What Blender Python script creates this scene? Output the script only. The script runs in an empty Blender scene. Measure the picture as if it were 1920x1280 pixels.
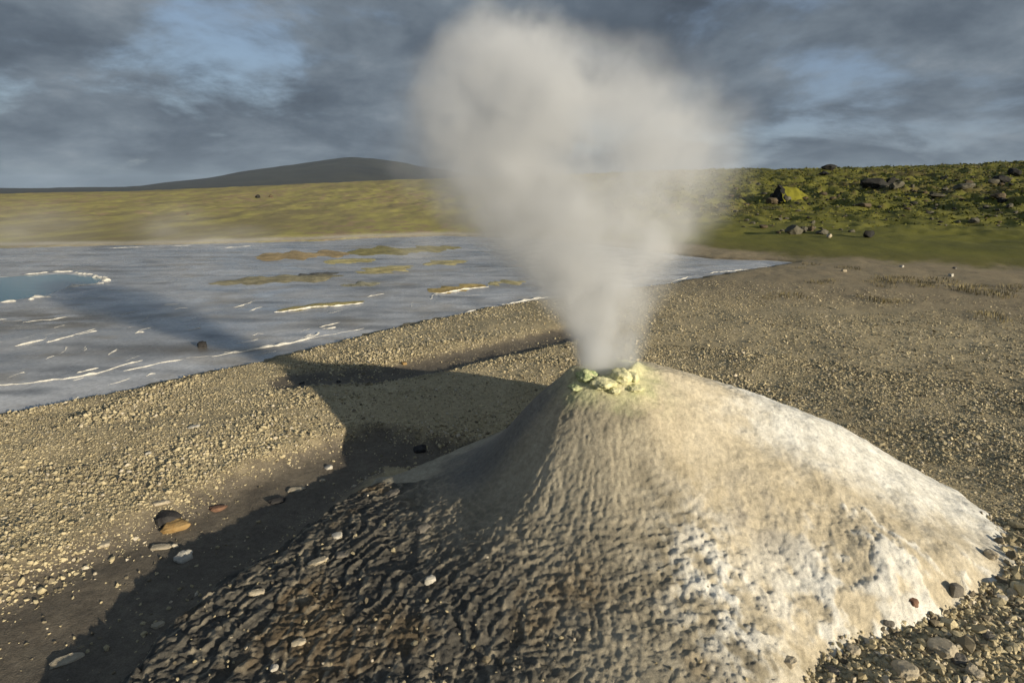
import bpy, math
import numpy as np

# ------------------------------------------------------------------ camera
sc = bpy.context.scene
PITCH = math.radians(15.1)
CAM_Z = 2.0
FPX = 1920 * 20.0 / 36.0
cam_d = bpy.data.cameras.new("camera")
cam = bpy.data.objects.new("camera", cam_d)
sc.collection.objects.link(cam)
cam.location = (0, 0, CAM_Z)
cam.rotation_euler = (math.pi / 2 - PITCH, 0, 0)
cam_d.lens = 20.0
cam_d.sensor_width = 36.0
cam_d.clip_start = 0.05
cam_d.clip_end = 20000
sc.camera = cam

# ------------------------------------------------------------------ light
SUN_ELEV = math.radians(12.0)
SUN_TO = np.array([0.745, -0.667])            # horizontal direction towards the sun
SUN_TO = SUN_TO / np.linalg.norm(SUN_TO)
sun_d = bpy.data.lights.new("sun", 'SUN')
sun_d.energy = 4.6
sun_d.angle = math.radians(0.6)
sun_d.color = (1.0, 0.86, 0.65)
sun = bpy.data.objects.new("sun", sun_d)
sc.collection.objects.link(sun)
from mathutils import Vector
_sv = Vector((SUN_TO[0] * math.cos(SUN_ELEV), SUN_TO[1] * math.cos(SUN_ELEV), math.sin(SUN_ELEV)))
sun.rotation_euler = _sv.to_track_quat('Z', 'Y').to_euler()
sun.location = (8, -8, 6)

world = bpy.data.worlds.new("World")
sc.world = world
world.use_nodes = True
WT = world.node_tree
WT.nodes.clear()


class NT:
    """small helper to write node trees as expressions"""
    def __init__(self, tree):
        self.t = tree

    def n(self, kind, **props):
        nd = self.t.nodes.new(kind)
        for k, v in props.items():
            setattr(nd, k, v)
        return nd

    def put(self, sock, v):
        if isinstance(v, bpy.types.NodeSocket):
            self.t.links.new(v, sock)
        elif v is not None:
            sock.default_value = v

    def math(self, op, a, b=None, c=None, clamp=False):
        nd = self.n('ShaderNodeMath', operation=op, use_clamp=clamp)
        self.put(nd.inputs[0], a)
        self.put(nd.inputs[1], b)
        self.put(nd.inputs[2], c)
        return nd.outputs[0]

    def vmath(self, op, a, b=None, s=None):
        nd = self.n('ShaderNodeVectorMath', operation=op)
        self.put(nd.inputs[0], a)
        self.put(nd.inputs[1], b)
        if s is not None:
            self.put(nd.inputs['Scale'], s)
        return nd.outputs['Value'] if op in ('LENGTH', 'DISTANCE', 'DOT_PRODUCT') else nd.outputs[0]

    def noise(self, vec, scale, detail=4.0, rough=0.5, color=False, dim='3D', dist=0.0):
        nd = self.n('ShaderNodeTexNoise', noise_dimensions=dim)
        self.put(nd.inputs['Vector'], vec)
        self.put(nd.inputs['Scale'], scale)
        nd.inputs['Detail'].default_value = detail
        nd.inputs['Roughness'].default_value = rough
        nd.inputs['Distortion'].default_value = dist
        return nd.outputs['Color'] if color else nd.outputs[0]

    def ramp(self, f, stops, mode='LINEAR'):
        nd = self.n('ShaderNodeValToRGB')
        cr = nd.color_ramp
        cr.interpolation = mode
        while len(cr.elements) < len(stops):
            cr.elements.new(0.5)
        for e, (p, c) in zip(cr.elements, stops):
            e.position = p
            e.color = c if len(c) == 4 else (*c, 1)
        self.put(nd.inputs[0], f)
        return nd.outputs[0]

    def mix(self, f, a, b, blend='MIX'):
        nd = self.n('ShaderNodeMix', data_type='RGBA', blend_type=blend)
        self.put(nd.inputs[0], f)
        self.put(nd.inputs[6], (*a, 1) if isinstance(a, tuple) and len(a) == 3 else a)
        self.put(nd.inputs[7], (*b, 1) if isinstance(b, tuple) and len(b) == 3 else b)
        return nd.outputs[2]

    def maprange(self, v, a, b, c=0.0, d=1.0, smooth=False):
        nd = self.n('ShaderNodeMapRange')
        if smooth:
            nd.interpolation_type = 'SMOOTHSTEP'
        self.put(nd.inputs[0], v)
        for i, x in enumerate((a, b, c, d)):
            self.put(nd.inputs[1 + i], x)
        return nd.outputs[0]


W = NT(WT)
sky = W.n('ShaderNodeTexSky', sky_type='NISHITA', sun_disc=False)
sky.sun_elevation = SUN_ELEV
sky.sun_rotation = math.atan2(SUN_TO[0], SUN_TO[1])
tc = W.n('ShaderNodeTexCoord')
sep = W.n('ShaderNodeSeparateXYZ')
WT.links.new(tc.outputs['Generated'], sep.inputs[0])
zc = W.math('ADD', W.math('MAXIMUM', sep.outputs[2], 0.0), 0.30)
comb = W.n('ShaderNodeCombineXYZ')
W.put(comb.inputs[0], W.math('DIVIDE', sep.outputs[0], zc))
W.put(comb.inputs[1], W.math('DIVIDE', sep.outputs[1], zc))
W.put(comb.inputs[2], 58.8)
cover = W.noise(comb.outputs[0], 1.5, 10.0, 0.60, dist=0.2)
shade = W.noise(W.vmath('ADD', comb.outputs[0], (5.3, 2.1, 0.0)), 1.7, 9.0, 0.62, dist=0.15)
cloud_col = W.ramp(shade, [(0.30, (0.62, 0.80, 1.06)), (0.45, (0.98, 1.24, 1.58)), (0.57, (1.55, 1.90, 2.28)), (0.70, (2.5, 2.85, 3.2))])
gap_col = W.mix(0.55, W.vmath('SCALE', sky.outputs[0], s=0.85), (2.3, 3.2, 4.9))
cov = W.maprange(cover, 0.34, 0.51, 0.0, 1.0, smooth=True)
skycol = W.mix(cov, gap_col, cloud_col)
bg = W.n('ShaderNodeBackground')
W.put(bg.inputs[0], skycol)
bg.inputs[1].default_value = 0.075
wo = W.n('ShaderNodeOutputWorld')
WT.links.new(bg.outputs[0], wo.inputs[0])

sc.view_settings.view_transform = 'Standard'
sc.view_settings.look = 'None'
sc.view_settings.exposure = 0.55
sc.view_settings.gamma = 1.0
sc.view_settings.use_curve_mapping = False
sc.render.engine = 'CYCLES'
cy = sc.cycles
cy.max_bounces = 6
cy.diffuse_bounces = 2
cy.glossy_bounces = 2
cy.transmission_bounces = 2
cy.volume_bounces = 3
cy.transparent_max_bounces = 8
cy.volume_step_rate = 1.0
cy.volume_max_steps = 256
cy.use_denoising = True
cy.denoiser = 'OPENIMAGEDENOISE'
cy.denoising_input_passes = 'RGB_ALBEDO_NORMAL'
cy.denoising_prefilter = 'ACCURATE'
cy.sample_clamp_indirect = 4.0
cy.use_adaptive_sampling = True
cy.adaptive_threshold = 0.025

# ------------------------------------------------------------------ numeric helpers
rng = np.random.default_rng(11)


def ray(px, py):
    xn = (np.asarray(px, float) - 960) / FPX
    yn = (640 - np.asarray(py, float)) / FPX
    c, s = math.cos(PITCH), math.sin(PITCH)
    return xn, c + yn * s, -s + yn * c


def at(px, py, z=0.0):
    """where the sight line through a photo pixel meets the level z"""
    dx, dy, dz = ray(px, py)
    t = (z - CAM_Z) / dz
    return dx * t, dy * t


def sstep(a, b, x):
    t = np.clip((x - a) / (b - a), 0, 1)
    return t * t * (3 - 2 * t)


def _hash(ix, iy, seed):
    h = (ix.astype(np.int64) * 374761393 + iy.astype(np.int64) * 668265263 + seed * 974634571) & 0xFFFFFFFF
    h = ((h ^ (h >> 13)) * 1274126177) & 0xFFFFFFFF
    h = (h ^ (h >> 16)) & 0xFFFFFFFF
    return h


def perlin(x, y, seed=0):
    x = np.asarray(x, float); y = np.asarray(y, float)
    ix = np.floor(x); iy = np.floor(y)
    fx = x - ix; fy = y - iy
    u = fx * fx * fx * (fx * (fx * 6 - 15) + 10)
    v = fy * fy * fy * (fy * (fy * 6 - 15) + 10)

    def g(a, b):
        ang = _hash(ix + a, iy + b, seed) * (2 * math.pi / 4294967296.0)
        return np.cos(ang) * (fx - a) + np.sin(ang) * (fy - b)
    return 1.5 * ((g(0, 0) * (1 - u) + g(1, 0) * u) * (1 - v) + (g(0, 1) * (1 - u) + g(1, 1) * u) * v)


def fbm(x, y, seed=0, octaves=4, gain=0.5):
    a, s, tot = 1.0, 0.0, 0.0
    for i in range(octaves):
        s = s + a * perlin(x * 2.0 ** i, y * 2.0 ** i, seed + 17 * i)
        tot += a
        a *= gain
    return s / tot


def worley(x, y, seed=0):
    """F1, F2 distances and a random value of the nearest cell"""
    ix = np.floor(x); iy = np.floor(y)
    f1 = np.full(np.shape(x), 9.0); f2 = np.full(np.shape(x), 9.0); cid = np.zeros(np.shape(x))
    for a in (-1, 0, 1):
        for b in (-1, 0, 1):
            cx = ix + a; cyy = iy + b
            hx = _hash(cx, cyy, seed) / 4294967296.0
            hy = _hash(cx, cyy, seed + 91) / 4294967296.0
            d = np.hypot(cx + hx - x, cyy + hy - y)
            nearer = d < f1
            f2 = np.where(nearer, f1, np.minimum(f2, d))
            cid = np.where(nearer, hx * 7.13 % 1.0, cid)
            f1 = np.where(nearer, d, f1)
    return f1, f2, cid


def seg_dist(x, y, pts):
    """distance to an open polyline and the parameter along it (0..1)"""
    best = np.full(np.shape(x), 1e9); par = np.zeros(np.shape(x))
    n = len(pts) - 1
    for i in range(n):
        ax, ay = pts[i]; bx, by = pts[i + 1]
        dx, dy = bx - ax, by - ay
        t = np.clip(((x - ax) * dx + (y - ay) * dy) / (dx * dx + dy * dy + 1e-12), 0, 1)
        d = np.hypot(x - ax - t * dx, y - ay - t * dy)
        m = d < best
        best = np.where(m, d, best); par = np.where(m, (i + t) / n, par)
    return best, par


def poly_sd(x, y, pts):
    """signed distance to a closed polygon, negative inside"""
    d, _ = seg_dist(x, y, list(pts) + [pts[0]])
    inside = np.zeros(np.shape(x), bool)
    n = len(pts)
    for i in range(n):
        ax, ay = pts[i]; bx, by = pts[(i + 1) % n]
        c = ((ay > y) != (by > y))
        xx = (bx - ax) * (y - ay) / ((by - ay) if abs(by - ay) > 1e-12 else 1e-12) + ax
        inside ^= c & (x < xx)
    return np.where(inside, -d, d)


def pxs(lst, z=0.0):
    return [tuple(float(v) for v in at(a, b, z)) for a, b in lst]


# ------------------------------------------------------------------ terrain shape
near_shore = [(0, 776), (120, 752), (220, 733), (330, 712), (430, 690), (520, 668), (600, 650), (700, 622), (800, 600),
              (900, 580), (1000, 564), (1120, 548), (1250, 532), (1360, 512), (1440, 500), (1492, 492)]
far_shore = [(1440, 488), (1340, 486), (1240, 474), (1100, 456), (960, 446), (830, 442), (700, 446), (600, 451), (450, 455), (300, 459), (150, 461), (0, 463)]
_ns = pxs(near_shore); _fs = pxs(far_shore)
WATER = [(-30.0, -14.0), (-9.5, 0.6)] + _ns + _fs + [(-60.0, 22.0), (-60.0, -14.0)]

V0 = np.array([0.60, 3.45])                      # the vent
GULLY = pxs([(905, 862), (800, 850), (700, 842), (610, 885), (520, 935), (400, 1010), (270, 1090), (130, 1180), (20, 1290)])
SILT2 = pxs([(1075, 633), (980, 655), (900, 672), (820, 694), (700, 716), (560, 724)])

_rk = np.array([0, .2, .45, .8, 1.2, 1.6, 2.0, 2.35, 2.7, 3.3])
_tk = np.array([-180, -150, -120, -90, -60, -25, 0, 40, 90, 140, 180.0])
_hk = np.array([
    [.90, .87, .67, .26, .10, .09, .06, .0, -.1, -.1],      # left
    [.90, .87, .67, .32, .185, .155, .135, .13, .12, .10],       # towards the camera, left
    [.90, .87, .69, .40, .25, .195, .16, .145, .13, .12],
    [.90, .87, .71, .46, .29, .215, .165, .14, .12, .10],        # towards the camera
    [.90, .88, .75, .52, .31, .13, -.01, -.06, -.1, -.1],
    [.90, .87, .79, .64, .47, .31, .16, .035, -.06, -.1],
    [.90, .89, .86, .76, .61, .43, .23, .05, -.05, -.1],       # right ridge
    [.90, .89, .84, .70, .50, .27, .06, -.06, -.1, -.1],
    [.90, .86, .72, .44, .14, -.05, -.1, -.1, -.1, -.1],
    [.90, .87, .66, .26, .03, -.06, -.1, -.1, -.1, -.1],
    [.90, .87, .67, .26, .10, .09, .06, .0, -.1, -.1]])
APRON_L = [(0.05, 4.3), (-0.45, 3.98), (-0.92, 3.55), (-1.18, 3.0), (-1.45, 2.40), (-1.58, 1.8), (-1.66, 1.2), (-1.75, -1.0), (3, -1), (3, 4.35)]
APRON_R = [(-3, 6), (6, 6), (6, 2.5), (2.9, 2.3), (2.3, 2.12), (1.8, 1.9), (1.4, 1.72), (1.2, 1.5), (1.15, 1.2), (1.15, -1.0), (-3, -1)]


def mound_smooth(x, y):
    dx = x - V0[0]; dy = y - V0[1]
    r = np.hypot(dx, dy)
    th = np.degrees(np.arctan2(dy, dx))
    rr = r * (1 + 0.05 * perlin(x * 1.3, y * 1.3, 5))
    i = np.clip(np.searchsorted(_rk, rr) - 1, 0, len(_rk) - 2)
    # smooth interpolation between radial knots (Catmull-Rom) for every bearing, then a cosine blend in bearing
    tcell = np.clip((rr - _rk[i]) / (_rk[i + 1] - _rk[i]), 0, 1)

    def radial(row):
        i0 = np.clip(i - 1, 0, len(_rk) - 1); i3 = np.clip(i + 2, 0, len(_rk) - 1)
        p0, p1, p2, p3 = row[i0], row[i], row[i + 1], row[i3]
        h = (_rk[i + 1] - _rk[i])
        m1 = np.where(i > 0, (p2 - p0) / (_rk[i + 1] - _rk[i0] + 1e-9), -0.1)
        m2 = (p3 - p1) / (_rk[i3] - _rk[i] + 1e-9)
        t = tcell
        return ((2 * t ** 3 - 3 * t ** 2 + 1) * p1 + (t ** 3 - 2 * t ** 2 + t) * h * m1 + (-2 * t ** 3 + 3 * t ** 2) * p2 + (t ** 3 - t ** 2) * h * m2)
    j = np.clip(np.searchsorted(_tk, th) - 1, 0, len(_tk) - 2)
    f = (th - _tk[j]) / (_tk[j + 1] - _tk[j])
    f = f * f * (3 - 2 * f)
    out = np.zeros(np.shape(x))
    for k in range(len(_tk) - 1):
        m = j == k
        if np.any(m):
            a = radial(_hk[k]); b = radial(_hk[k + 1])
            out = np.where(m, a * (1 - f) + b * f, out)
    wob = 0.10 * fbm(x * 2.2, y * 2.2, 31, 3)
    eL = -poly_sd(x, y, APRON_L) + wob
    far = np.clip(sstep(0.62, 1.0, r), 0, 1)
    cut = sstep(-0.20, 0.06, eL)
    out = np.where(out > -0.1, (out + 0.1) * (1 - far * (1 - cut)) - 0.1, out)
    eR = -poly_sd(x, y, APRON_R) + 0.6 * wob
    out = (out + 0.1) * (1 - far * (1 - sstep(-0.12, 0.42, eR))) - 0.1
    return out


def azr(x, y):
    return np.arctan2(x, y), np.hypot(x, y)


_gb = [(0, 465), (300, 459), (600, 452), (830, 440), (1100, 452), (1300, 468), (1400, 477), (1500, 489), (1700, 499), (1920, 510)]
_gbx = pxs(_gb)
_gaz = np.array([math.atan2(a, b) for a, b in _gbx]); _gr = np.array([math.hypot(a, b) for a, b in _gbx])
_crest = [(-400, 366), (0, 363), (260, 358), (400, 352), (560, 345), (750, 337), (1000, 329), (1200, 322), (1350, 317), (1480, 318), (1560, 316), (1700, 313), (1920, 304), (2400, 298)]
_caz = []; _cel = []
for a_, b_ in _crest:
    d_ = ray(a_, b_)
    _caz.append(math.atan2(d_[0], d_[1])); _cel.append(d_[2] / math.hypot(d_[0], d_[1]))
_caz = np.array(_caz); _cel = np.array(_cel)
RC = 78.0


def moor_u(x, y):
    az, r = azr(x, y)
    r0 = np.interp(az, _gaz, _gr) * (1 + 0.03 * fbm(x * 0.25, y * 0.25, 77, 3))
    return (r - r0) / (RC - r0), az, r


def ground_h(x, y):
    x = np.asarray(x, float); y = np.asarray(y, float)
    sd = poly_sd(x, y, WATER)
    sdn = sd + 0.20 * fbm(x * 1.6, y * 1.6, 3, 5, 0.6) + 0.03 * perlin(x * 9, y * 9, 8)
    bank = np.where(sdn < 0, -0.09 * sstep(0, 0.35, -sdn), 0.045 * sstep(-0.01, 0.22, sdn) + 0.05 * sstep(0.2, 1.6, sdn))
    z = bank
    land = sstep(0.0, 0.6, sd)
    z = z + land * (0.035 * fbm(x * 0.8, y * 0.8, 4, 3) + 0.012 * fbm(x * 4, y * 4, 9, 3))
    dg, tg = seg_dist(x, y, GULLY)
    wid = 0.19 + 0.56 * tg
    z = z - 0.10 * (1 - sstep(0.55, 1.15, (dg + 0.06 * fbm(x * 3, y * 3, 12, 3)) / wid)) * land
    d2, t2 = seg_dist(x, y, SILT2)
    z = z - 0.05 * (1 - sstep(0.1, 0.42, d2)) * land
    z = z - 0.042 * (1 - sstep(1.9, 3.4, np.hypot(x - 1.0, y - 2.9))) * land
    # moor and meadow rising away
    u, az, r = moor_u(x, y)
    zc_ = CAM_Z + RC * np.interp(az, _caz, _cel)
    right = sstep(-0.05, 0.45, az)
    uu = np.clip(u, 0, 1)
    rise = zc_ * (0.82 * uu + 0.18 * uu * uu)
    amp = (0.14 + 0.36 * right) * sstep(0.0, 0.35, u) * (1 - 0.35 * sstep(0.7, 1.0, u))
    hm = fbm(x * 0.33, y * 0.33, 21, 4, 0.55)
    hm2 = np.abs(fbm(x * 0.75, y * 0.75, 27, 3))
    hm3 = np.abs(fbm(x * 0.36, y * 0.50, 29, 4, 0.55))
    rise = rise + amp * (0.8 * hm + 1.1 * (0.2 - hm2) * sstep(0.15, 0.4, u) + 1.6 * (0.2 - hm3))
    after = np.maximum(r - RC, 0)
    rise = rise - np.where(after > 0, np.minimum(0.055 * after, 9.0 + zc_ * 0.6), 0)
    z = np.where(u > 0, np.maximum(z, 0.02) * (1 - sstep(0, 0.1, u)) + rise, z)
    return z


def surf_h(x, y):
    return np.maximum(ground_h(x, y), mound_smooth(x, y))


def hit(px, py, fn=None, tmax=200.0):
    """march a sight line down to the terrain"""
    fn = fn or surf_h
    dx, dy, dz = ray(px, py)
    ts = np.concatenate([np.linspace(1.2, 12, 700), np.geomspace(12, tmax, 1200)])
    h = fn(dx * ts, dy * ts)
    below = np.nonzero(CAM_Z + dz * ts <= h)[0]
    t = ts[below[0]] if len(below) else ts[-1]
    return float(dx * t), float(dy * t), float(fn(np.array([dx * t]), np.array([dy * t]))[0]), float(t)


# ------------------------------------------------------------------ scene helpers
COL = sc.collection


def mesh_obj(name, verts, faces, mat, parent=None, smooth=False, cols=None, link=True):
    me = bpy.data.meshes.new(name)
    verts = np.asarray(verts, np.float32)
    faces = np.asarray(faces, np.int32)
    nv, nf, k = len(verts), len(faces), faces.shape[1]
    me.vertices.add(nv)
    me.vertices.foreach_set("co", verts.ravel())
    me.loops.add(nf * k)
    me.loops.foreach_set("vertex_index", faces.ravel())
    me.polygons.add(nf)
    me.polygons.foreach_set("loop_start", np.arange(0, nf * k, k, dtype=np.int32))
    me.polygons.foreach_set("use_smooth", np.full(nf, smooth, bool))
    if cols is not None:
        ca = me.color_attributes.new("Col", 'FLOAT_COLOR', 'POINT')
        c4 = np.ones((nv, 4), np.float32)
        c4[:, :cols.shape[1]] = cols
        ca.data.foreach_set("color", c4.ravel())
    me.update(calc_edges=True)
    me.validate()
    me.materials.append(mat)
    ob = bpy.data.objects.new(name, me)
    if link:
        COL.objects.link(ob)
    if parent is not None:
        ob.parent = parent
    return ob


def tag(o, label=None, cat=None, group=None, kind=None):
    if label: o["label"] = label
    if cat: o["category"] = cat
    if group: o["group"] = group
    if kind: o["kind"] = kind
    return o


def grid_faces(nu, nv, wrap=False):
    i = np.arange(nu - 1)[:, None]
    j = np.arange(nv if wrap else nv - 1)[None, :]
    j2 = (j + 1) % nv
    a = i * nv + j; b = i * nv + j2; c = (i + 1) * nv + j2; d = (i + 1) * nv + j
    return np.stack([a, b, c, d], -1).reshape(-1, 4)


def lerp(a, b, t):
    t = np.asarray(t)[..., None]
    return np.asarray(a) * (1 - t) + np.asarray(b) * t


# ------------------------------------------------------------------ materials
def new_mat(name):
    m = bpy.data.materials.new(name)
    m.use_nodes = True
    m.node_tree.nodes.clear()
    g = NT(m.node_tree)
    out = g.n('ShaderNodeOutputMaterial')
    bs = g.n('ShaderNodeBsdfPrincipled')
    m.node_tree.links.new(bs.outputs[0], out.inputs[0])
    return m, g, bs


def attr_mat(name, rough=0.9, grain=((60, 0.35),), bump=((90, 0.4, 0.01),), spec=0.3, tint=None, rough_var=None):
    """colour attribute x procedural grain, procedural bump"""
    m, g, bs = new_mat(name)
    at_ = g.n('ShaderNodeAttribute', attribute_name="Col")
    co = g.n('ShaderNodeTexCoord').outputs['Object']
    col = at_.outputs['Color']
    for sc_, amt in grain:
        nz = g.noise(co, sc_, 5.0, 0.6)
        f = g.maprange(nz, 0.3, 0.7, 1 - amt, 1 + amt)
        col = g.mix(1.0, col, f, 'MULTIPLY')
    g.put(bs.inputs['Base Color'], col)
    r = rough
    if rough_var:
        r = g.maprange(g.noise(co, rough_var[0], 3.0, 0.5), 0.35, 0.65, rough_var[1], rough_var[2])
    g.put(bs.inputs['Roughness'], r)
    bs.inputs['Specular IOR Level'].default_value = spec
    prev = None
    for sc_, st, dist in bump:
        b = g.n('ShaderNodeBump')
        b.inputs['Strength'].default_value = st
        b.inputs['Distance'].default_value = dist
        g.put(b.inputs['Height'], g.noise(co, sc_, 6.0, 0.6))
        if prev is not None:
            g.put(b.inputs['Normal'], prev)
        prev = b.outputs[0]
    if prev is not None:
        g.put(bs.inputs['Normal'], prev)
    return m


def rock_mat(name, c1, c2, scale=9.0, rough=0.9, bump=0.6):
    m, g, bs = new_mat(name)
    co = g.n('ShaderNodeTexCoord').outputs['Object']
    nz = g.noise(co, scale, 6.0, 0.62)
    nz2 = g.noise(co, scale * 5, 4.0, 0.6)
    f = g.math('ADD', g.math('MULTIPLY', nz, 0.7), g.math('MULTIPLY', nz2, 0.3))
    g.put(bs.inputs['Base Color'], g.ramp(f, [(0.34, c1), (0.64, c2)]))
    bs.inputs['Roughness'].default_value = rough
    bs.inputs['Specular IOR Level'].default_value = 0.3
    b = g.n('ShaderNodeBump')
    b.inputs['Strength'].default_value = bump
    b.inputs['Distance'].default_value = 0.01
    g.put(b.inputs['Height'], g.noise(co, scale * 4, 6.0, 0.65))
    g.put(bs.inputs['Normal'], b.outputs[0])
    return m


M_ground = attr_mat("ground_soil", 0.92, ((28, 0.22), (150, 0.28)), ((110, 0.5, 0.012), (18, 0.25, 0.03)))
M_mound = attr_mat("sinter_crust", 0.95, ((35, 0.20), (240, 0.25)), ((260, 0.6, 0.005), (70, 0.45, 0.010)), spec=0.15)
M_flat = attr_mat("wet_sinter", 0.3, ((3, 0.16), (22, 0.2)), ((5, 0.05, 0.03), (40, 0.10, 0.006)), spec=0.55, rough_var=(1.6, 0.16, 0.42))
M_gravel = attr_mat("sinter_chip", 0.88, ((130, 0.25),), ((220, 0.3, 0.003),))
M_grass = attr_mat("grass_blade", 0.7, ((3, 0.2),), (), spec=0.25)
M_rim = rock_mat("white_sinter_rim", (0.42, 0.42, 0.39), (0.70, 0.69, 0.64), 14, 0.55)
M_hill = rock_mat("hill_cloud_shade", (0.012, 0.014, 0.016), (0.046, 0.046, 0.030), 0.0035, 0.95, 0.2)  # cloud shadow on the hill is put into this dark base colour
M_isl = attr_mat("algae_mat", 0.7, ((7, 0.35), (40, 0.25)), ((25, 0.6, 0.03),))

# ------------------------------------------------------------------ ground sheet
az_in = np.radians(np.linspace(-54, 54, 560))
az_out = np.radians(np.linspace(54, 306, 64)[1:-1])
az_all = np.concatenate([az_in, az_out])
rr_all = np.concatenate([np.geomspace(0.3, 1.2, 14)[:-1], np.geomspace(1.2, 14, 150)[:-1], np.geomspace(14, 95, 210)[:-1], np.geomspace(95, 9000, 90)])
RR, AZ = np.meshgrid(rr_all, az_all, indexing='ij')
GX = RR * np.sin(AZ); GY = RR * np.cos(AZ)
GZ = ground_h(GX, GY)


def ground_colour(x, y):
    sd = poly_sd(x, y, WATER)
    n1 = fbm(x * 0.9, y * 0.9, 41, 4); n2 = fbm(x * 5, y * 5, 42, 4); n3 = fbm(x * 0.25, y * 0.25, 43, 4)
    gravel = lerp((0.34, 0.285, 0.175), (0.45, 0.385, 0.245), np.clip(0.5 + n1 * 0.9 + n2 * 0.5, 0, 1))
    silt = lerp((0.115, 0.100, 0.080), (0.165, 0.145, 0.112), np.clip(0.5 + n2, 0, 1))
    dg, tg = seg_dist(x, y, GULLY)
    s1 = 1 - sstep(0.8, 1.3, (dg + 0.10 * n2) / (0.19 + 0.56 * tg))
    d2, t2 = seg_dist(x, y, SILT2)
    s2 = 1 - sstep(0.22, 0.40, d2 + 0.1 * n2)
    u, az, r = moor_u(x, y)
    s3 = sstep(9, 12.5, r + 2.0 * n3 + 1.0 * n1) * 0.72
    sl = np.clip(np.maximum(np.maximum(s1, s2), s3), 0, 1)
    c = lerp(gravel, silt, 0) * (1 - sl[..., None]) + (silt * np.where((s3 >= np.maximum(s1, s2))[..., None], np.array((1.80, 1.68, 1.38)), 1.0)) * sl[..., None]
    edge = np.exp(-np.abs(sd + 0.20 * fbm(x * 1.6, y * 1.6, 3, 5, 0.6) - 0.05) / 0.12)
    c = c * (1 - 0.55 * edge[..., None])                     # damp dark strip along the water's edge
    right = sstep(0.0, 0.42, az)
    g1 = fbm(x * 0.5, y * 0.16, 51, 6, 0.68); g2 = fbm(x * 1.3, y * 0.6, 52, 5, 0.65); g3 = fbm(x * 0.1, y * 0.05, 53, 3)
    meadow = lerp((0.235, 0.205, 0.100), (0.385, 0.350, 0.115), np.clip(0.5 + 2.0 * g1 + 0.8 * g3, 0, 1))
    meadow = lerp(meadow, (0.16, 0.115, 0.060), 0) * (1 - sstep(0.05, 0.35, g2 + 0.5 * g3))[..., None] + np.array((0.31, 0.235, 0.14)) * sstep(0.05, 0.35, g2 + 0.5 * g3)[..., None]
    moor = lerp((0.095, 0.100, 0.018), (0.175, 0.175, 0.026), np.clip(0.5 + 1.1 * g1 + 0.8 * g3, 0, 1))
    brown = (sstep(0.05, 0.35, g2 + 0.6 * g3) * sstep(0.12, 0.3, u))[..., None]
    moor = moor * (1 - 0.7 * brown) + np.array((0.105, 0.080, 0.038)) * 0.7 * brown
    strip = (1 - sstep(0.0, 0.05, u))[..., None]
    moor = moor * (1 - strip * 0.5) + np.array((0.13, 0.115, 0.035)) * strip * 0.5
    gr = meadow * (1 - right)[..., None] + moor * right[..., None]
    k = sstep(-0.012, 0.012, u + 0.02 * n1 + 0.012 * n2)[..., None]
    c = c * (1 - k) + gr * k
    # pale sinter rim on the far bank of the flats
    fb = np.exp(-((sd - 0.45) / 0.45) ** 2) * sstep(12, 15, r) * (1 - sstep(0.12, 0.30, az))
    c = c * (1 - 0.8 * fb[..., None]) + np.array((0.52, 0.49, 0.41)) * 0.8 * fb[..., None]
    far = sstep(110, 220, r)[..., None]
    c = c * (1 - far) + np.array((0.030, 0.033, 0.032)) * far  # far land painted dark to stand for the cloud shadow over it
    return np.clip(c, 0.004, 1)


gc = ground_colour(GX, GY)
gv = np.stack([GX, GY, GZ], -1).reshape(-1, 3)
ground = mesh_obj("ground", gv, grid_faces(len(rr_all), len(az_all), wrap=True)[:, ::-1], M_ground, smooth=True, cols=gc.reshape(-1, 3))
tag(ground, "pale sinter gravel and silt running out into olive moorland", kind="structure")

# ------------------------------------------------------------------ far hill
hill_px = [(-700, 356), (-300, 355), (0, 353), (200, 351), (260, 349), (330, 341), (400, 331), (470, 320), (540, 310), (590, 302), (630, 297), (660, 295),
           (700, 297), (740, 302), (800, 313), (880, 327), (980, 340), (1100, 352), (1300, 362)]
ha = []; he = []
for a_, b_ in hill_px:
    d_ = ray(a_, b_); ha.append(math.atan2(d_[0], d_[1])); he.append(d_[2] / math.hypot(d_[0], d_[1]))
haz = np.linspace(ha[0], ha[-1], 420)
hr = np.linspace(1500, 3300, 70)
HR, HA = np.meshgrid(hr, haz, indexing='ij')
hx = HR * np.sin(HA); hy = HR * np.cos(HA)
top = np.interp(HA, ha, he) * 2500 + CAM_Z
k_ = np.interp(HR, [1500, 1750, 2500, 3300], [0, 0.12, 1, 0.2])
hz = -12 + (top + 12) * k_ * (1 + 0.0 * HR) + 6 * fbm(hx * 0.006, hy * 0.006, 61, 5) * sstep(0.02, 0.4, k_)
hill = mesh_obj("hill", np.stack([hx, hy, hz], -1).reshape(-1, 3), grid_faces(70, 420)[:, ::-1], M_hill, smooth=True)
tag(hill, "long dark shield-shaped hill on the horizon", kind="structure")

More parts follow.
